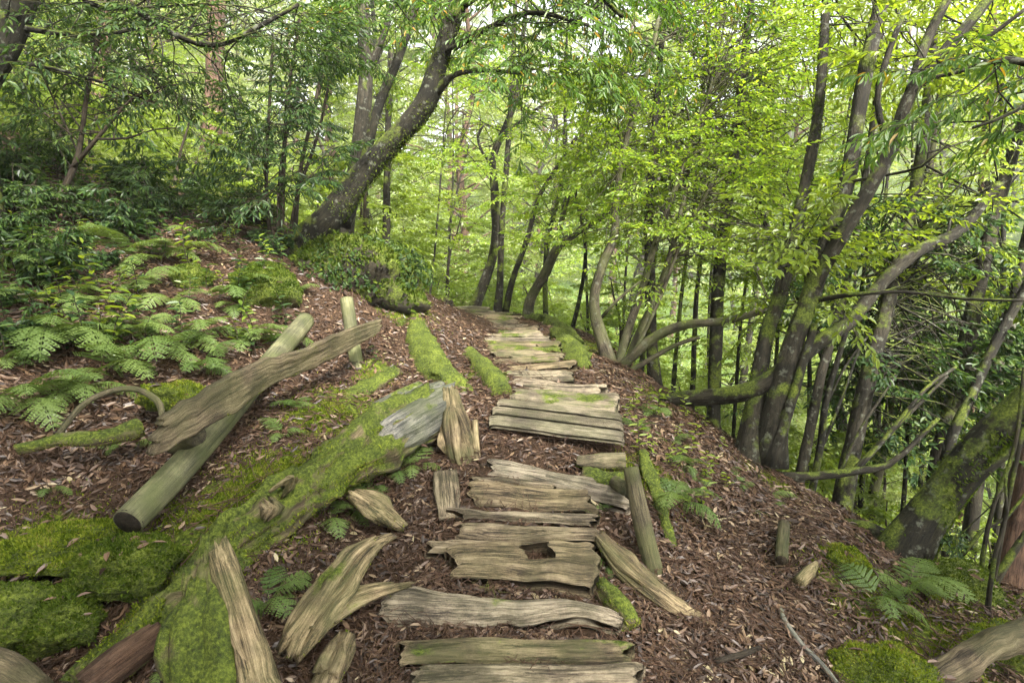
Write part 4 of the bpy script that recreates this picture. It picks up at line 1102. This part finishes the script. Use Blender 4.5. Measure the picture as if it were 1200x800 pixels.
near_tree('thin_trunk', 'thin dark twisted stem between the big mossy tree and the slanting trunk',
          [[(950, 585, 4.8, 9), (962, 520, 4.8, 9), (968, 470, 4.8, 8), (985, 410, 4.8, 7), (1000, 360, 4.8, 6)], [(966, 480, 4.8, 4), (990, 430, 4.8, 3), (1020, 390, 4.8, 3)], [(955, 545, 4.8, 4), (985, 470, 4.9, 4), (1010, 400, 5, 3)]], 'bark_dark', seed=24, flare=.1)
near_tree('thin_trunk', 'thin pale trunk rising beyond the low horizontal branch',
          [[(1020, 600, 6.5, 13), (1032, 540, 6.5, 12), (1042, 480, 6.6, 11), (1052, 420, 6.7, 10), (1074, 300, 6.8, 9), (1100, 120, 6.9, 7), (1115, -60, 7, 4)]], 'bark_pale', seed=25)
near_tree('low_branch_tree', 'low grey branch reaching across behind the litter slope edge',
          [[(912, 558, 4.6, 14), (950, 558, 4.6, 12), (1000, 552, 4.6, 12), (1040, 545, 4.6, 9), (1062, 528, 4.6, 7), (1100, 490, 4.6, 5)], [(1000, 552, 4.6, 7), (1030, 520, 4.7, 6), (1070, 480, 4.8, 5), (1110, 440, 4.9, 4)], [(1005, 550, 4.6, 6), (1040, 510, 4.7, 6), (1085, 455, 4.8, 5), (1120, 430, 4.9, 4)], [(985, 552, 4.6, 5), (1010, 500, 4.7, 4), (1050, 440, 4.9, 3)]], 'bark', seed=26, ground=False, flare=0)
near_tree('conifer_trunk', 'reddish conifer trunk seen under the fork of the thick leaning trunk', [[(1122, 680, 6.8, 15), (1126, 600, 6.8, 14), (1132, 520, 6.8, 14), (1140, 400, 6.8, 12), (1156, 150, 6.8, 11), (1170, -150, 6.8, 9), (1180, -400, 6.8, 5)]], 'bark_red', seed=27)
near_tree('conifer_trunk', 'brown conifer trunk at the far right behind tangled dark stems', [[(1180, 760, 5, 44), (1190, 660, 5, 42), (1204, 560, 5, 40), (1225, 400, 5, 36), (1262, 100, 5, 32), (1295, -250, 5, 26), (1310, -600, 5, 14)]], 'bark_red', seed=28)
near_tree('tangled_stems', 'tangle of thin dark bare stems at the right slope edge',
          [[(1135, 720, 3.3, 16), (1160, 690, 3.2, 12), (1185, 650, 3.2, 10), (1220, 600, 3.2, 8)], [(1148, 715, 3.3, 7), (1152, 650, 3.2, 6), (1165, 590, 3.2, 5), (1190, 520, 3.2, 5), (1200, 430, 3.2, 4)], [(1160, 700, 3.2, 6), (1172, 640, 3.1, 5), (1185, 570, 3.1, 5), (1200, 500, 3.1, 5)],
           [(1128, 650, 3.3, 5), (1150, 622, 3.3, 5), (1180, 606, 3.3, 4), (1215, 560, 3.3, 4)], [(1150, 712, 3.2, 6), (1180, 705, 3.1, 5), (1215, 690, 3.1, 5)], [(1156, 730, 2.9, 8), (1160, 690, 2.9, 6), (1166, 650, 2.9, 5), (1180, 600, 2.9, 4), (1178, 560, 2.9, 3)]],
          'rootdark', seed=29, flare=0)

rq = np.random.default_rng(31)
SAP = [(500, 9.5), (520, 11), (640, 9), (668, 8.5), (690, 10), (752, 8), (790, 7.4), (812, 8.5), (862, 7), (905, 8.2), (948, 6.2), (962, 7.4), (1012, 6.4), (1028, 7.6), (1062, 6), (1080, 7.2), (1118, 6.4), (1146, 7.5), (1172, 6.2), (640, 11.5), (730, 10.5), (830, 10), (430, 10), (280, 9.5), (180, 9.5), (1000, 9), (1100, 9.5)]
for x, d in SAP:
    ln = rq.uniform(-10, 60) if x > 600 else rq.uniform(-25, 35)
    pb = 380 + max(0, x - 620) * .36 + (0 if x > 470 else -130)
    w_ = rq.uniform(4, 8) * 7.5 / d
    st = [(x, pb, d, w_ * 1.1)] + [(x + ln * u + rq.normal(0, 6), pb - (pb + 40) * u, d + rq.normal(0, .1), w_ * (1 - .6 * u)) for u in (.22, .45, .7, 1.0)]
    k = st[2]
    br = [(k[0], k[1], k[2], w_ * .5), (k[0] + rq.uniform(-45, 60), k[1] - 60, d - .2, w_ * .35), (k[0] + rq.uniform(-80, 110), k[1] - 130, d - .3, w_ * .2)]
    near_tree('slender_sapling', 'slender dark sapling stem rising from the bank beyond the trail edge', [st, br], 'bark_dark', seed=int(x), flare=.05, group='slender saplings beyond the trail edge', spots=[(x - 40, 40, x + 70, 240, d - .6, d + .6, 4)], leaf='leaf_mid', leafL=.06, leafW=.025)
# ------------------------------------------------------------------ background wood
def make_tree(name, seed, h, spread, leaf, leafL, leafW, nb=22, mat='bark', low=.22, lean=.25, spn=3, flat=.35, ntw=9, nlf=7, kind=0):
    rg = np.random.default_rng(seed)
    k = 7
    z = np.linspace(0, 1, k)
    az = rg.uniform(0, 6.28)
    wob = np.cumsum(rg.normal(0, .05 * h, (k, 2)), 0) * .35
    p = np.stack([np.cos(az) * lean * h * z ** 1.5 + wob[:, 0], np.sin(az) * lean * h * z ** 1.5 + wob[:, 1], z * h], 1)
    p = p - p[0]; p[0, 2] = -.4
    r = (.012 * h + .02) * (1.05 - .85 * z)
    wd, lf = MB(), MB()
    q = sweep(wd, p, r, seg=8, step=.35, lump=.08, flare=.3, cap=False)
    ts = np.linspace(low, .99, nb)
    SP, SD, SL = [], [], []
    for i, t_ in enumerate(ts):
        b0 = q[int(t_ * (len(q) - 1))]
        a = i * 2.4 + rg.normal(0, .4)
        ln = spread * (1.0 - .62 * max(0, t_ - .25) ) * rg.uniform(.65, 1.1)
        rise = rg.uniform(.1, .55)
        d = np.array([math.cos(a), math.sin(a), rise])
        e = b0 + d * ln * np.array([1, 1, .8])
        m_ = b0 + d * ln * .5 + np.array([0, 0, .08 * ln])
        bp = sweep(wd, np.array([b0, m_, e]), np.array([.022 + .004 * ln, .015, .006]) * (h / 9), seg=5, step=.5, cap=False)
        for s_ in range(spn * 2):
            u = .3 + .7 * (s_ + rg.random()) / (spn * 2)
            x = b0 * (1 - u) ** 2 + 2 * m_ * u * (1 - u) + e * u * u
            sg = 1 if s_ % 2 else -1
            aa = a + sg * rg.uniform(.5, 1.2) * (1.2 - u * .8)
            SP.append(x + rg.normal(0, .08, 3)); SD.append([math.cos(aa), math.sin(aa), rg.normal(.05, .25)])
            SL.append(ln * rg.uniform(.28, .5))
    sprays(lf, None, np.array(SP), np.array(SD), np.array(SL), rg, ntw, nlf, leafL, leafW, .22, tilt=flat, twl=.5, kind=kind)
    t = thing(name, name.replace('_', ' '), 'tree')
    obj('trunk', mesh('trunk', wd, M[mat]), t)
    obj('crown', mesh('crown', lf, M[leaf], False), t, kind='stuff')
    return t
protos = [
    make_tree('understory_tree', 1, 7.5, 2.6, 'leaf_mid', .085, .038, 24),
    make_tree('understory_tree', 2, 8.5, 2.8, 'leaf_mid', .09, .038, 26, lean=.35),
    make_tree('understory_tree', 3, 6.0, 2.4, 'leaf_far', .085, .038, 22, lean=.15, low=.12),
    make_tree('tall_tree', 4, 14, 3.4, 'leaf_far', .15, .07, 34, low=.2, lean=.1),
    make_tree('tall_tree', 5, 16, 3.6, 'leaf_far', .16, .075, 36, low=.25, lean=.08, mat='bark_red'),
]
bushes = [
    make_tree('leafy_bush', 6, 1.7, 1.2, 'leaf_mid', .062, .026, 20, mat='twig', low=.02, lean=.2, spn=3, nlf=6, ntw=8, kind=1),
    make_tree('leafy_bush', 7, 1.3, 1.1, 'leaf_mid', .06, .027, 18, mat='twig', low=.02, lean=.3, spn=3, nlf=6, ntw=8, kind=1),
    make_tree('leafy_bush', 8, 2.3, 1.4, 'leaf_far', .068, .03, 22, mat='twig', low=.02, lean=.3, spn=3, nlf=6, ntw=8, kind=1),
]
LBL = {'understory_tree': 'slender leafy understory tree growing on the valley slope beyond the trail', 'tall_tree': 'tall broad crowned tree in the far bright wood across the valley', 'leafy_bush': 'low leafy green bush covering the bank below the trail edge'}
GRP = {'understory_tree': 'understory trees beyond the trail', 'tall_tree': 'tall trees of the far wood', 'leafy_bush': 'bushes on the bank below the trail'}
used = {}
def plant(proto, x, y, s_, rz, dz=0.0):
    o = proto if proto.name not in used else copy_tree(proto)
    used[proto.name] = 1
    o.location = (x, y, h1(x, y) + dz)
    o.rotation_euler = (0, 0, rz)
    o.scale = (s_, s_, s_)
    b = o.name.split('.')[0]
    o['label'] = LBL[b]; o['group'] = GRP[b]; o['category'] = 'bush' if b == 'leafy_bush' else 'tree'
rg = np.random.default_rng(77)
def inview(x, y, m=1.25):
    return y > 1 and abs(x) < y * .9 * m + 1.5
placed = []
def scatter(protos_, n_, region, smin, smax, sep, ok=None, wide=False):
    c = 0
    for _ in range(n_ * 40):
        if c >= n_: break
        x, y = rg.uniform(*region[0]), rg.uniform(*region[1])
        if (not wide and not inview(x, y)) or (ok and not ok(x, y)): continue
        if any((x - a) ** 2 + (y - b) ** 2 < sep ** 2 for a, b in placed): continue
        placed.append((x, y))
        plant(protos_[rg.integers(len(protos_))], x, y, rg.uniform(smin, smax), rg.uniform(0, 6.28))
        c += 1
def offtrail(x, y):
    if y < 8 and x < 3.6: return False
    if y < 10.8 and -4.5 < x < 1.6: return False
    if x > 0 and y < 12 and x > y * .92: return x > 4
    return not (x < -1 and y < 9.5)
scatter(protos[:3], 15, ((-14, 16), (10, 19)), .75, 1.15, 1.6, offtrail)
scatter(protos[:3], 9, ((4.5, 13), (5, 12)), .7, 1.05, 1.5, lambda x, y: offtrail(x, y) and x * x + y * y > 72)
scatter(protos, 30, ((-28, 30), (18, 34)), .9, 1.25, 2.4, offtrail)
scatter(protos[3:], 60, ((-60, 62), (34, 75)), 1.0, 1.5, 4.2, offtrail)
scatter(protos[3:], 30, ((-95, 95), (75, 115)), 1.3, 2.0, 6, offtrail)
scatter(protos, 26, ((10, 42), (-2, 20)), .9, 1.2, 2.6, None, True)
scatter(protos, 18, ((-45, -11), (-2, 22)), .9, 1.2, 2.6, None, True)
canopy = make_tree('unseen_shade_tree', 9, 13, 4.2, 'leaf_far', .2, .09, 30, low=.5, lean=.08, spn=3)  # out-of-view trees, added to keep sun and sky off the foreground
LBL['unseen_shade_tree'] = 'unseen tall tree added behind the viewpoint so that its crown shades the trail'
GRP['unseen_shade_tree'] = 'unseen canopy trees added to shade the trail'
for k, (x, y) in enumerate([(-4, -5), (1.5, -6.5), (5.5, -5), (-1, -11), (6, -11), (-7, -10), (-8.5, -2), (10, -8), (-1.5, -3), (3.5, -8.5), (-6, -.5), (-3.8, -2.2), (-9, -7)]):
    plant(canopy, x, y, .9 + .05 * (k % 4), k * 1.3)
placed.clear()
scatter(bushes, 70, ((2.8, 12), (4.2, 15)), .6, 1.15, .7, lambda x, y: (x > 3.4 or y > 9) and x * x + y * y > 42)
scatter(bushes, 60, ((-7, 4), (9.5, 17)), .7, 1.3, .8, lambda x, y: not (-2.2 < x < 1.8 and y < 10.6))
scatter(bushes, 14, ((-9, -4.2), (7, 11)), .6, 1.0, .9)

# ------------------------------------------------------------------ ferns and seedlings
def frond_mesh(name, seed, L, np_=11, wid=.42, droop=.5):
    rg = np.random.default_rng(seed)
    mb = MB()
    t_ = np.linspace(0, 1, np_ + 4)
    def rach(t):
        t = np.asarray(t, float)
        return np.stack([L * t * (1 - .12 * t), 0 * t + .03 * L * np.sin(t * 2), L * (.85 * t - (.85 + droop * .5) * t * t * .8)], -1)
    rp = rach(t_)
    tubes(mb, rp[:-1], rp[1:], .0022, .0018)
    pos, di, no, LL, WW = [], [], [], [], []
    for i in range(np_):
        t = .16 + .84 * i / np_
        b = rach(t); tg = unit(rach(t + .02) - b)
        up = np.array([-tg[2], 0, tg[0]])
        pl = L * wid * (1 - t) ** .75 * (.75 + .25 * min(1, (t - .1) * 5)) + .012
        for sg in (1, -1):
            pd = unit(tg * .5 + np.array([0, sg, 0]) + np.array([0, 0, -.22]) + rg.normal(0, .07, 3))
            nn = max(3, int(pl / .014))
            for j in range(nn):
                u = (j + .6) / nn
                q = b + pd * pl * u + np.array([0, 0, -.12 * pl * u * u])
                wl = min(.3 * pl, .44 * L * .84 / np_) * (1 - u) ** .6 + .003
                for s2 in (1, -1):
                    e = unit(np.cross(up, pd)) * s2
                    pos.append(q); di.append(unit(e + pd * .75)); no.append(up + rg.normal(0, .12, 3)); LL.append(wl); WW.append(pl / nn * 1.7)
    leaf_geo(mb, np.array(pos), np.array(di), np.array(no), np.array(LL), np.array(WW), fold=.12)
    return mesh(name, mb, M['fern'], False)
fronds = [frond_mesh('frond', 1, .5), frond_mesh('frond', 2, .42, 10, .46, .6), frond_mesh('frond', 3, .36, 9, .45, .4)]
def fern(p, sc, label, group=None, nf=6, face=None, nrm=(0, 0, 1)):
    t = thing('fern', label, 'fern', p, group)
    for k in range(nf):
        o = obj('frond', fronds[rg.integers(3)], t)
        a = (k + rg.uniform(-.25, .25)) * 6.28 / nf if face is None else face + (k - (nf - 1) / 2) * 2.6 / nf + rg.normal(0, .15)
        o.rotation_euler = (rg.normal(0, .15), rg.uniform(-.5, .3), a)
        s_ = sc * rg.uniform(.75, 1.2)
        o.scale = (s_, s_, s_)
        o.location = (rg.normal(0, .01), rg.normal(0, .01), 0)
    return t
DOWN = -.5   # fronds on the left slope hang towards the trail
for (a_, b_, s_, nf, lb) in [
    (60, 400, 1.25, 8, 'big bright fern with arching fronds on the left slope'), (25, 470, 1.05, 7, 'bluish green fern below the big bright fern'),
    (150, 522, .45, 4, 'small fern beside the left end of the rough fence plank'), (55, 575, .35, 4, 'tiny fern in the brown debris left of the pole'), (410, 595, .55, 6, 'drooping fern hanging from the side of the long mossy log'),
    (315, 705, .55, 7, 'bright fern between the mossy stump and the forked root wood'), (440, 575, .45, 5, 'fern in the gap between the long mossy log and the split half log'), (385, 610, .5, 5, 'fern against the shaded side of the long mossy log'), (485, 545, .5, 5, 'fern at the dark hollow beneath the broken log end'), (455, 555, .5, 5, 'fern drooping below the bare grey log end'),
    (200, 785, .35, 4, 'small fern left of the jagged mossy stump foot'), (345, 480, .45, 5, 'dark fern under the rough fence plank'), (330, 510, .4, 4, 'narrow fern beside the flat moss covered log'),
    (790, 590, .6, 7, 'fern beside the narrow mossy plank on the right bank'), (800, 545, .5, 5, 'dark fern above the narrow mossy plank on the right bank'), (700, 600, .3, 4, 'tiny fern sprouting behind the crooked post'), (712, 660, .32, 4, 'small fern at the mossy ends of the lower steps'),
    (1060, 690, .7, 8, 'large fern spreading below the thick leaning trunk'), (1030, 705, .6, 6, 'fern beside the bright mossy rock cushion'), (870, 570, .4, 4, 'fern at the foot of the big mossy tree'), (905, 585, .4, 4, 'bright fern on the edge below the big mossy tree'), (855, 550, .3, 3, 'little bright fern on the litter above the peg'),
    (765, 485, .45, 6, 'dark fern at the foot of the mossy horizontal limb'), (750, 505, .4, 5, 'fern beside the right ends of the board step'), (785, 520, .45, 6, 'fern on the bank between the board step and the mossy tree'), (820, 565, .4, 5, 'fern on the litter bank above the crooked post'),
    (590, 440, .25, 4, 'tiny fern at the end of the narrow mossy beam'), (270, 360, .5, 5, 'fern beside the large mossy boulder'), (420, 400, .3, 4, 'little fern behind the short round fence post'), (345, 345, .5, 5, 'fern at the foot of the ivy covered mound')]:
    fern(gl(a_, b_), s_, lb, None, nf, DOWN if a_ < 330 and b_ < 500 else None)
for (a_, b_) in [(20, 330), (120, 360), (170, 375), (200, 350), (230, 390), (180, 420), (110, 440), (150, 300), (60, 300), (240, 430), (290, 390), (20, 395), (85, 345), (135, 400), (215, 410), (260, 345), (10, 430), (45, 355), (95, 395), (165, 335), (310, 400), (75, 455), (190, 300), (225, 275), (110, 270)]:
    fern(gl(a_ + rg.uniform(-8, 8), b_ + rg.uniform(-6, 6)), rg.uniform(.7, 1.15), 'fern with arching fronds among leaves on the upper left slope', 'ferns on the left slope', 4, DOWN)

def shrub_proto(seed, h, nst, leafL, leafW, mat):
    rg_ = np.random.default_rng(seed)
    st, lf = MB(), MB()
    for k in range(nst):
        a = rg_.uniform(0, 6.28); ln = rg_.uniform(.6, 1.1) * h
        e = np.array([math.cos(a) * ln * .6, math.sin(a) * ln * .6, ln])
        m_ = e * .5 + np.array([0, 0, .12 * ln])
        sweep(st, np.array([[0, 0, -.05], m_, e]), np.array([.006, .005, .003]), seg=5, step=.08, cap=False)
        u = rg_.uniform(.35, 1, 5)[:, None]
        q = 2 * m_ * u * (1 - u) + e * u * u
        d = rg_.normal(0, 1, (5, 3)) * [1, 1, .3]
        sprays(lf, st, q, d, h * rg_.uniform(.28, .5, 5), rg_, 6, 5, leafL, leafW, .35, kind=1)
    return mesh('stem', st, M['twig']), mesh('foliage', lf, M[mat], False)
shrubs = [shrub_proto(1, .55, 6, .085, .032, 'leaf_blue'), shrub_proto(2, .7, 7, .09, .03, 'leaf_dark'), shrub_proto(3, .4, 5, .07, .03, 'leaf_blue')]
SHR = [(15, 205), (45, 225), (85, 235), (20, 255), (70, 262), (115, 262), (10, 300), (40, 290), (95, 290), (150, 285), (25, 330), (5, 365), (70, 335), (140, 240), (185, 250), (235, 238), (275, 268), (300, 285), (10, 225), (60, 205), (120, 318), (175, 268), (210, 255), (325, 300), (30, 410), (255, 255), (130, 215), (165, 225)]
for k, (x, y) in enumerate(SHR):
    p = gl(x, y)
    t = thing('slope_shrub', 'dark glossy leaved low shrub among ferns high on the left slope', 'shrub', p, 'shrubs on the left slope')
    m_ = shrubs[k % 3]
    obj('stem', m_[0], t); obj('foliage', m_[1], t, kind='stuff')
    t.scale = (rg.uniform(.45, .8),) * 3
    t.rotation_euler = (0, .25, rg.uniform(0, 6.28))
def seedling_mesh(name, seed, h=.22, nl_=9, L=.075, W=.032):
    rg_ = np.random.default_rng(seed)
    st, lf = MB(), MB()
    p = np.array([[0, 0, -.03], [rg_.normal(0, .02), rg_.normal(0, .02), h * .5], [rg_.normal(0, .04), rg_.normal(0, .04), h]])
    sweep(st, p, np.array([.004, .003, .002]), seg=5, step=.05, cap=False)
    u = .3 + .7 * np.arange(nl_) / (nl_ - 1)
    pos = p[0] * (1 - u)[:, None] ** 2 + 2 * p[1] * (u * (1 - u))[:, None] + p[2] * u[:, None] ** 2
    a = np.arange(nl_) * 2.4 + rg_.normal(0, .3, nl_)
    d = np.stack([np.cos(a), np.sin(a), rg_.uniform(-.15, .5, nl_)], 1)
    leaf_geo(lf, pos, d, np.array([0, 0, 1]) + rg_.normal(0, .2, (nl_, 3)), L * rg_.uniform(.7, 1.2, nl_), W * rg_.uniform(.8, 1.2, nl_), .15, 1, .12)
    return mesh('stem', st, M['twig']), mesh('leaf', lf, M['leaf_blue'], False), mesh('leaf', lf, M['leaf_mid'], False)
seeds = [seedling_mesh('s', 1), seedling_mesh('s', 2, .32, 12, .09, .035), seedling_mesh('s', 3, .15, 7, .06, .03), seedling_mesh('s', 4, .42, 16, .10, .036)]
def seedling(p, k, s_, bright, label, group):
    t = thing('seedling', label, 'plant', p, group)
    obj('stem', seeds[k][0], t)
    obj('foliage', seeds[k][2 if bright else 1], t)
    t.scale = (s_,) * 3
    t.rotation_euler = (rg.normal(0, .15), rg.normal(0, .15), rg.uniform(0, 6.28))
spots_ = []
for k in range(210):
    x, y = rg.uniform(0, 360), rg.uniform(180, 430)
    if y < 165 + x * .33: continue
    if x > 230 and y > 340 and rg.random() < .5: continue
    seedling(gl(x, y), rg.integers(4), rg.uniform(.6, 1.1), rg.random() < .3, 'leafy green seedling growing from the litter on the left slope', 'seedlings on the left slope')
for (x, y, k, lb) in [(215, 765, 2, 'small glossy seedling left of the jagged mossy stump'), (230, 715, 2, 'seedling sprouting against the mossy stump side'), (1090, 640, 1, 'bluish seedling in the fork of the thick leaning trunk'), (440, 425, 0, 'bright seedling below the end of the rough fence plank')]:
    seedling(gl(x, y), k, .6, False, lb, None)
for k in range(34):
    x, y = rg.uniform(720, 860), rg.uniform(470, 600)
    if y > 470 + (x - 720) * 1.1 + 40: continue
    seedling(gl(x, y), rg.integers(3), rg.uniform(.4, .8), True, 'small leafy seedling on the bank right of the steps', 'seedlings on the right bank')

# ------------------------------------------------------------------ ivy on the mound, ground moss
def stuff_leaves(name, label, cat, pos, nrm, L, W, mat, kind=1, fold=.2, flat=.4, curl=.1, parent=None):
    mb = MB()
    d = rg.normal(0, 1, pos.shape)
    d = d - nrm * (d * nrm).sum(1, keepdims=True)
    d = unit(d) + nrm * rg.normal(0, flat, (len(pos), 1))
    leaf_geo(mb, pos, d, nrm + rg.normal(0, flat, pos.shape), L, W, fold, kind, curl)
    return build(name, mb, M[mat], parent, smooth=False, kind='stuff', label=label, cat=cat)
c0 = P(422, 336, 5.95)
k = 2600
d = unit(rg.normal(0, 1, (k, 3))); d[:, 2] = np.abs(d[:, 2])
pos = c0 + d * np.array([.72, .55, .48]) * rg.uniform(.85, 1.12, (k, 1))
stuff_leaves('ivy', 'dark ivy leaves covering the root mound under the leaning tree', 'ivy', pos, d, .05 * rg.uniform(.6, 1.3, k), .03, 'leaf_dark')
# moss growing on the soil in patches
tp = []
for q, r_ in MP:
    m_ = int(9000 * (r_ / .3) ** 2 / max(1, (q[1] / 3) ** 1.5))
    xy = q[:2] + rg.normal(0, r_ * .55, (m_, 2))
    tp.append(xy)
xy = np.concatenate(tp)
z = H(xy[:, 0], xy[:, 1])
p3 = np.stack([xy[:, 0], xy[:, 1], z], 1)
keep = fbm(p3 * 6, 3) > -.25
p3 = p3[keep]
mb = MB()
sz = rg.uniform(.5, 1.3, len(p3))
leaf_geo(mb, p3, unit(rg.normal(0, .6, p3.shape) + [0, 0, 1]), unit(rg.normal(0, 1, p3.shape)), .018 * sz, .008 * sz, .1)
build('ground_moss', mb, M['moss_blade'], smooth=False, kind='stuff', label='green moss growing in patches on the soil beside logs', cat='moss')

# ------------------------------------------------------------------ leaf litter and twigs
def litter(count, rmin, rmax, L0, L1, name, label, thick=.0):
    r_ = rmin * (rmax / rmin) ** rg.random(count)
    a = rg.uniform(-1.25, 1.25, count)
    x, y = r_ * np.sin(a), r_ * np.cos(a)
    # thinner where the green slope and the trail planks are
    den = .6 + .55 * fbm(np.stack([x * 1.3, y * 1.3, x * 0], 1), 2)
    den = np.maximum(den, .5) + np.where(x > .6, .6, 0)
    near_moss = np.zeros(count)
    for q, rad in MP:
        near_moss = np.maximum(near_moss, np.exp(-((x - q[0]) ** 2 + (y - q[1]) ** 2) / rad ** 2))
    k_ = (rg.random(count) < den) & (rg.random(count) > near_moss * .93)
    x, y = x[k_], y[k_]
    on = np.zeros(len(x), bool)
    for s_ in STEPTOPS:
        V_ = s_.verts()
        c_ = V_[:, :2].mean(0)
        ev, ew = np.linalg.eigh(np.cov((V_[:, :2] - c_).T))
        w2 = (V_[:, :2] - c_) @ ew
        lo, hi = w2.min(0), w2.max(0)
        q2 = (np.stack([x, y], 1) - c_) @ ew
        on |= ((q2 > lo + .015) & (q2 < hi - .015)).all(1)
    x, y = x[~on], y[~on]
    z = H(x, y)
    nn = gnorm(x, y)
    p_ = np.stack([x, y, z], 1) + nn * (rg.random((len(x), 1)) ** 1.5 * .022 + .003)
    sz = rg.uniform(L0, L1, len(x))
    d = rg.normal(0, 1, p_.shape); d -= nn * (d * nn).sum(1, keepdims=True); d = unit(d) + nn * rg.normal(.04, .11, (len(x), 1))
    mb = MB()
    leaf_geo(mb, p_, d, nn + rg.normal(0, .22, p_.shape), sz, sz * rg.uniform(.22, .45, len(x)), rg.uniform(-.3, .4, (len(x), 1)), 1, rg.normal(.03, .16, len(x)))
    build(name, mb, M['litter'], smooth=False, kind='stuff', label=label, cat='leaves')
litter(210000, 1.1, 10.5, .014, .06, 'leaf_litter', 'brown fallen leaves carpeting the forest floor around the trail')
litter(100000, 3.6, 11.5, .028, .075, 'leaf_litter', 'brown fallen leaves spread over the farther slope and trail edges')
# fallen leaves on the steps
mb = MB()
for s_ in STEPTOPS + ONLOG:
    p_, n_ = sample_mesh(s_, 26 if s_ in STEPTOPS else 110, rg, lambda p, q: q[:, 2] > .6)
    if not len(p_): continue
    d = unit(rg.normal(0, 1, p_.shape) * [1, 1, .12])
    keep = rg.random(len(p_)) < .22
    p_, n_, d = p_[keep], n_[keep], d[keep]
    if len(p_):
        sz = rg.uniform(.035, .075, len(p_))
        leaf_geo(mb, p_ + n_ * .005, d, n_ + rg.normal(0, .15, p_.shape), sz, sz * .38, .2, 1, .1)
build('fallen_leaves', mb, M['litter'], smooth=False, kind='stuff', label='scattered dry leaves lying on the wooden steps and mossy logs', cat='leaves')
# needles and twigs
cnt = 16000
r_ = 1.5 * (9 / 1.5) ** rg.random(cnt); a = rg.uniform(-1.2, 1.2, cnt)
x, y = r_ * np.sin(a), r_ * np.cos(a)
A_ = np.stack([x, y, H(x, y) + .02], 1)
ln = rg.uniform(.05, .28, cnt); th = rg.uniform(0, 6.28, cnt)
x2, y2 = x + ln * np.cos(th), y + ln * np.sin(th)
B_ = np.stack([x2, y2, H(x2, y2) + .022 + rg.uniform(0, .03, cnt)], 1)
mb = MB()
tubes(mb, A_, B_, .002 * rg.uniform(.5, 1.8, cnt), .0014)
build('fallen_twigs', mb, M['bark_red'], smooth=False, kind='stuff', label='thin brown twigs and needles strewn over the leaf litter', cat='twigs')


# ------------------------------------------------------------------ humid air over the valley
mb = MB()
hv = np.array([(x, y, z) for z in (-22., 95.) for y in (-13., 151.) for x in (-131., 131.)])
mb.add(hv, np.array([[0, 2, 3, 1], [4, 5, 7, 6], [0, 1, 5, 4], [2, 6, 7, 3], [0, 4, 6, 2], [1, 3, 7, 5]]))
hz_, ht_, ho_ = nodes('haze')
hvv = N(ht_, 'ShaderNodeVolumePrincipled')
hvv.inputs['Density'].default_value = .0015
hvv.inputs['Color'].default_value = (.95, .97, .88, 1)
ht_.links.new(hvv.outputs[0], ho_.inputs['Volume'])
build('haze', mb, hz_, smooth=False, kind='stuff')
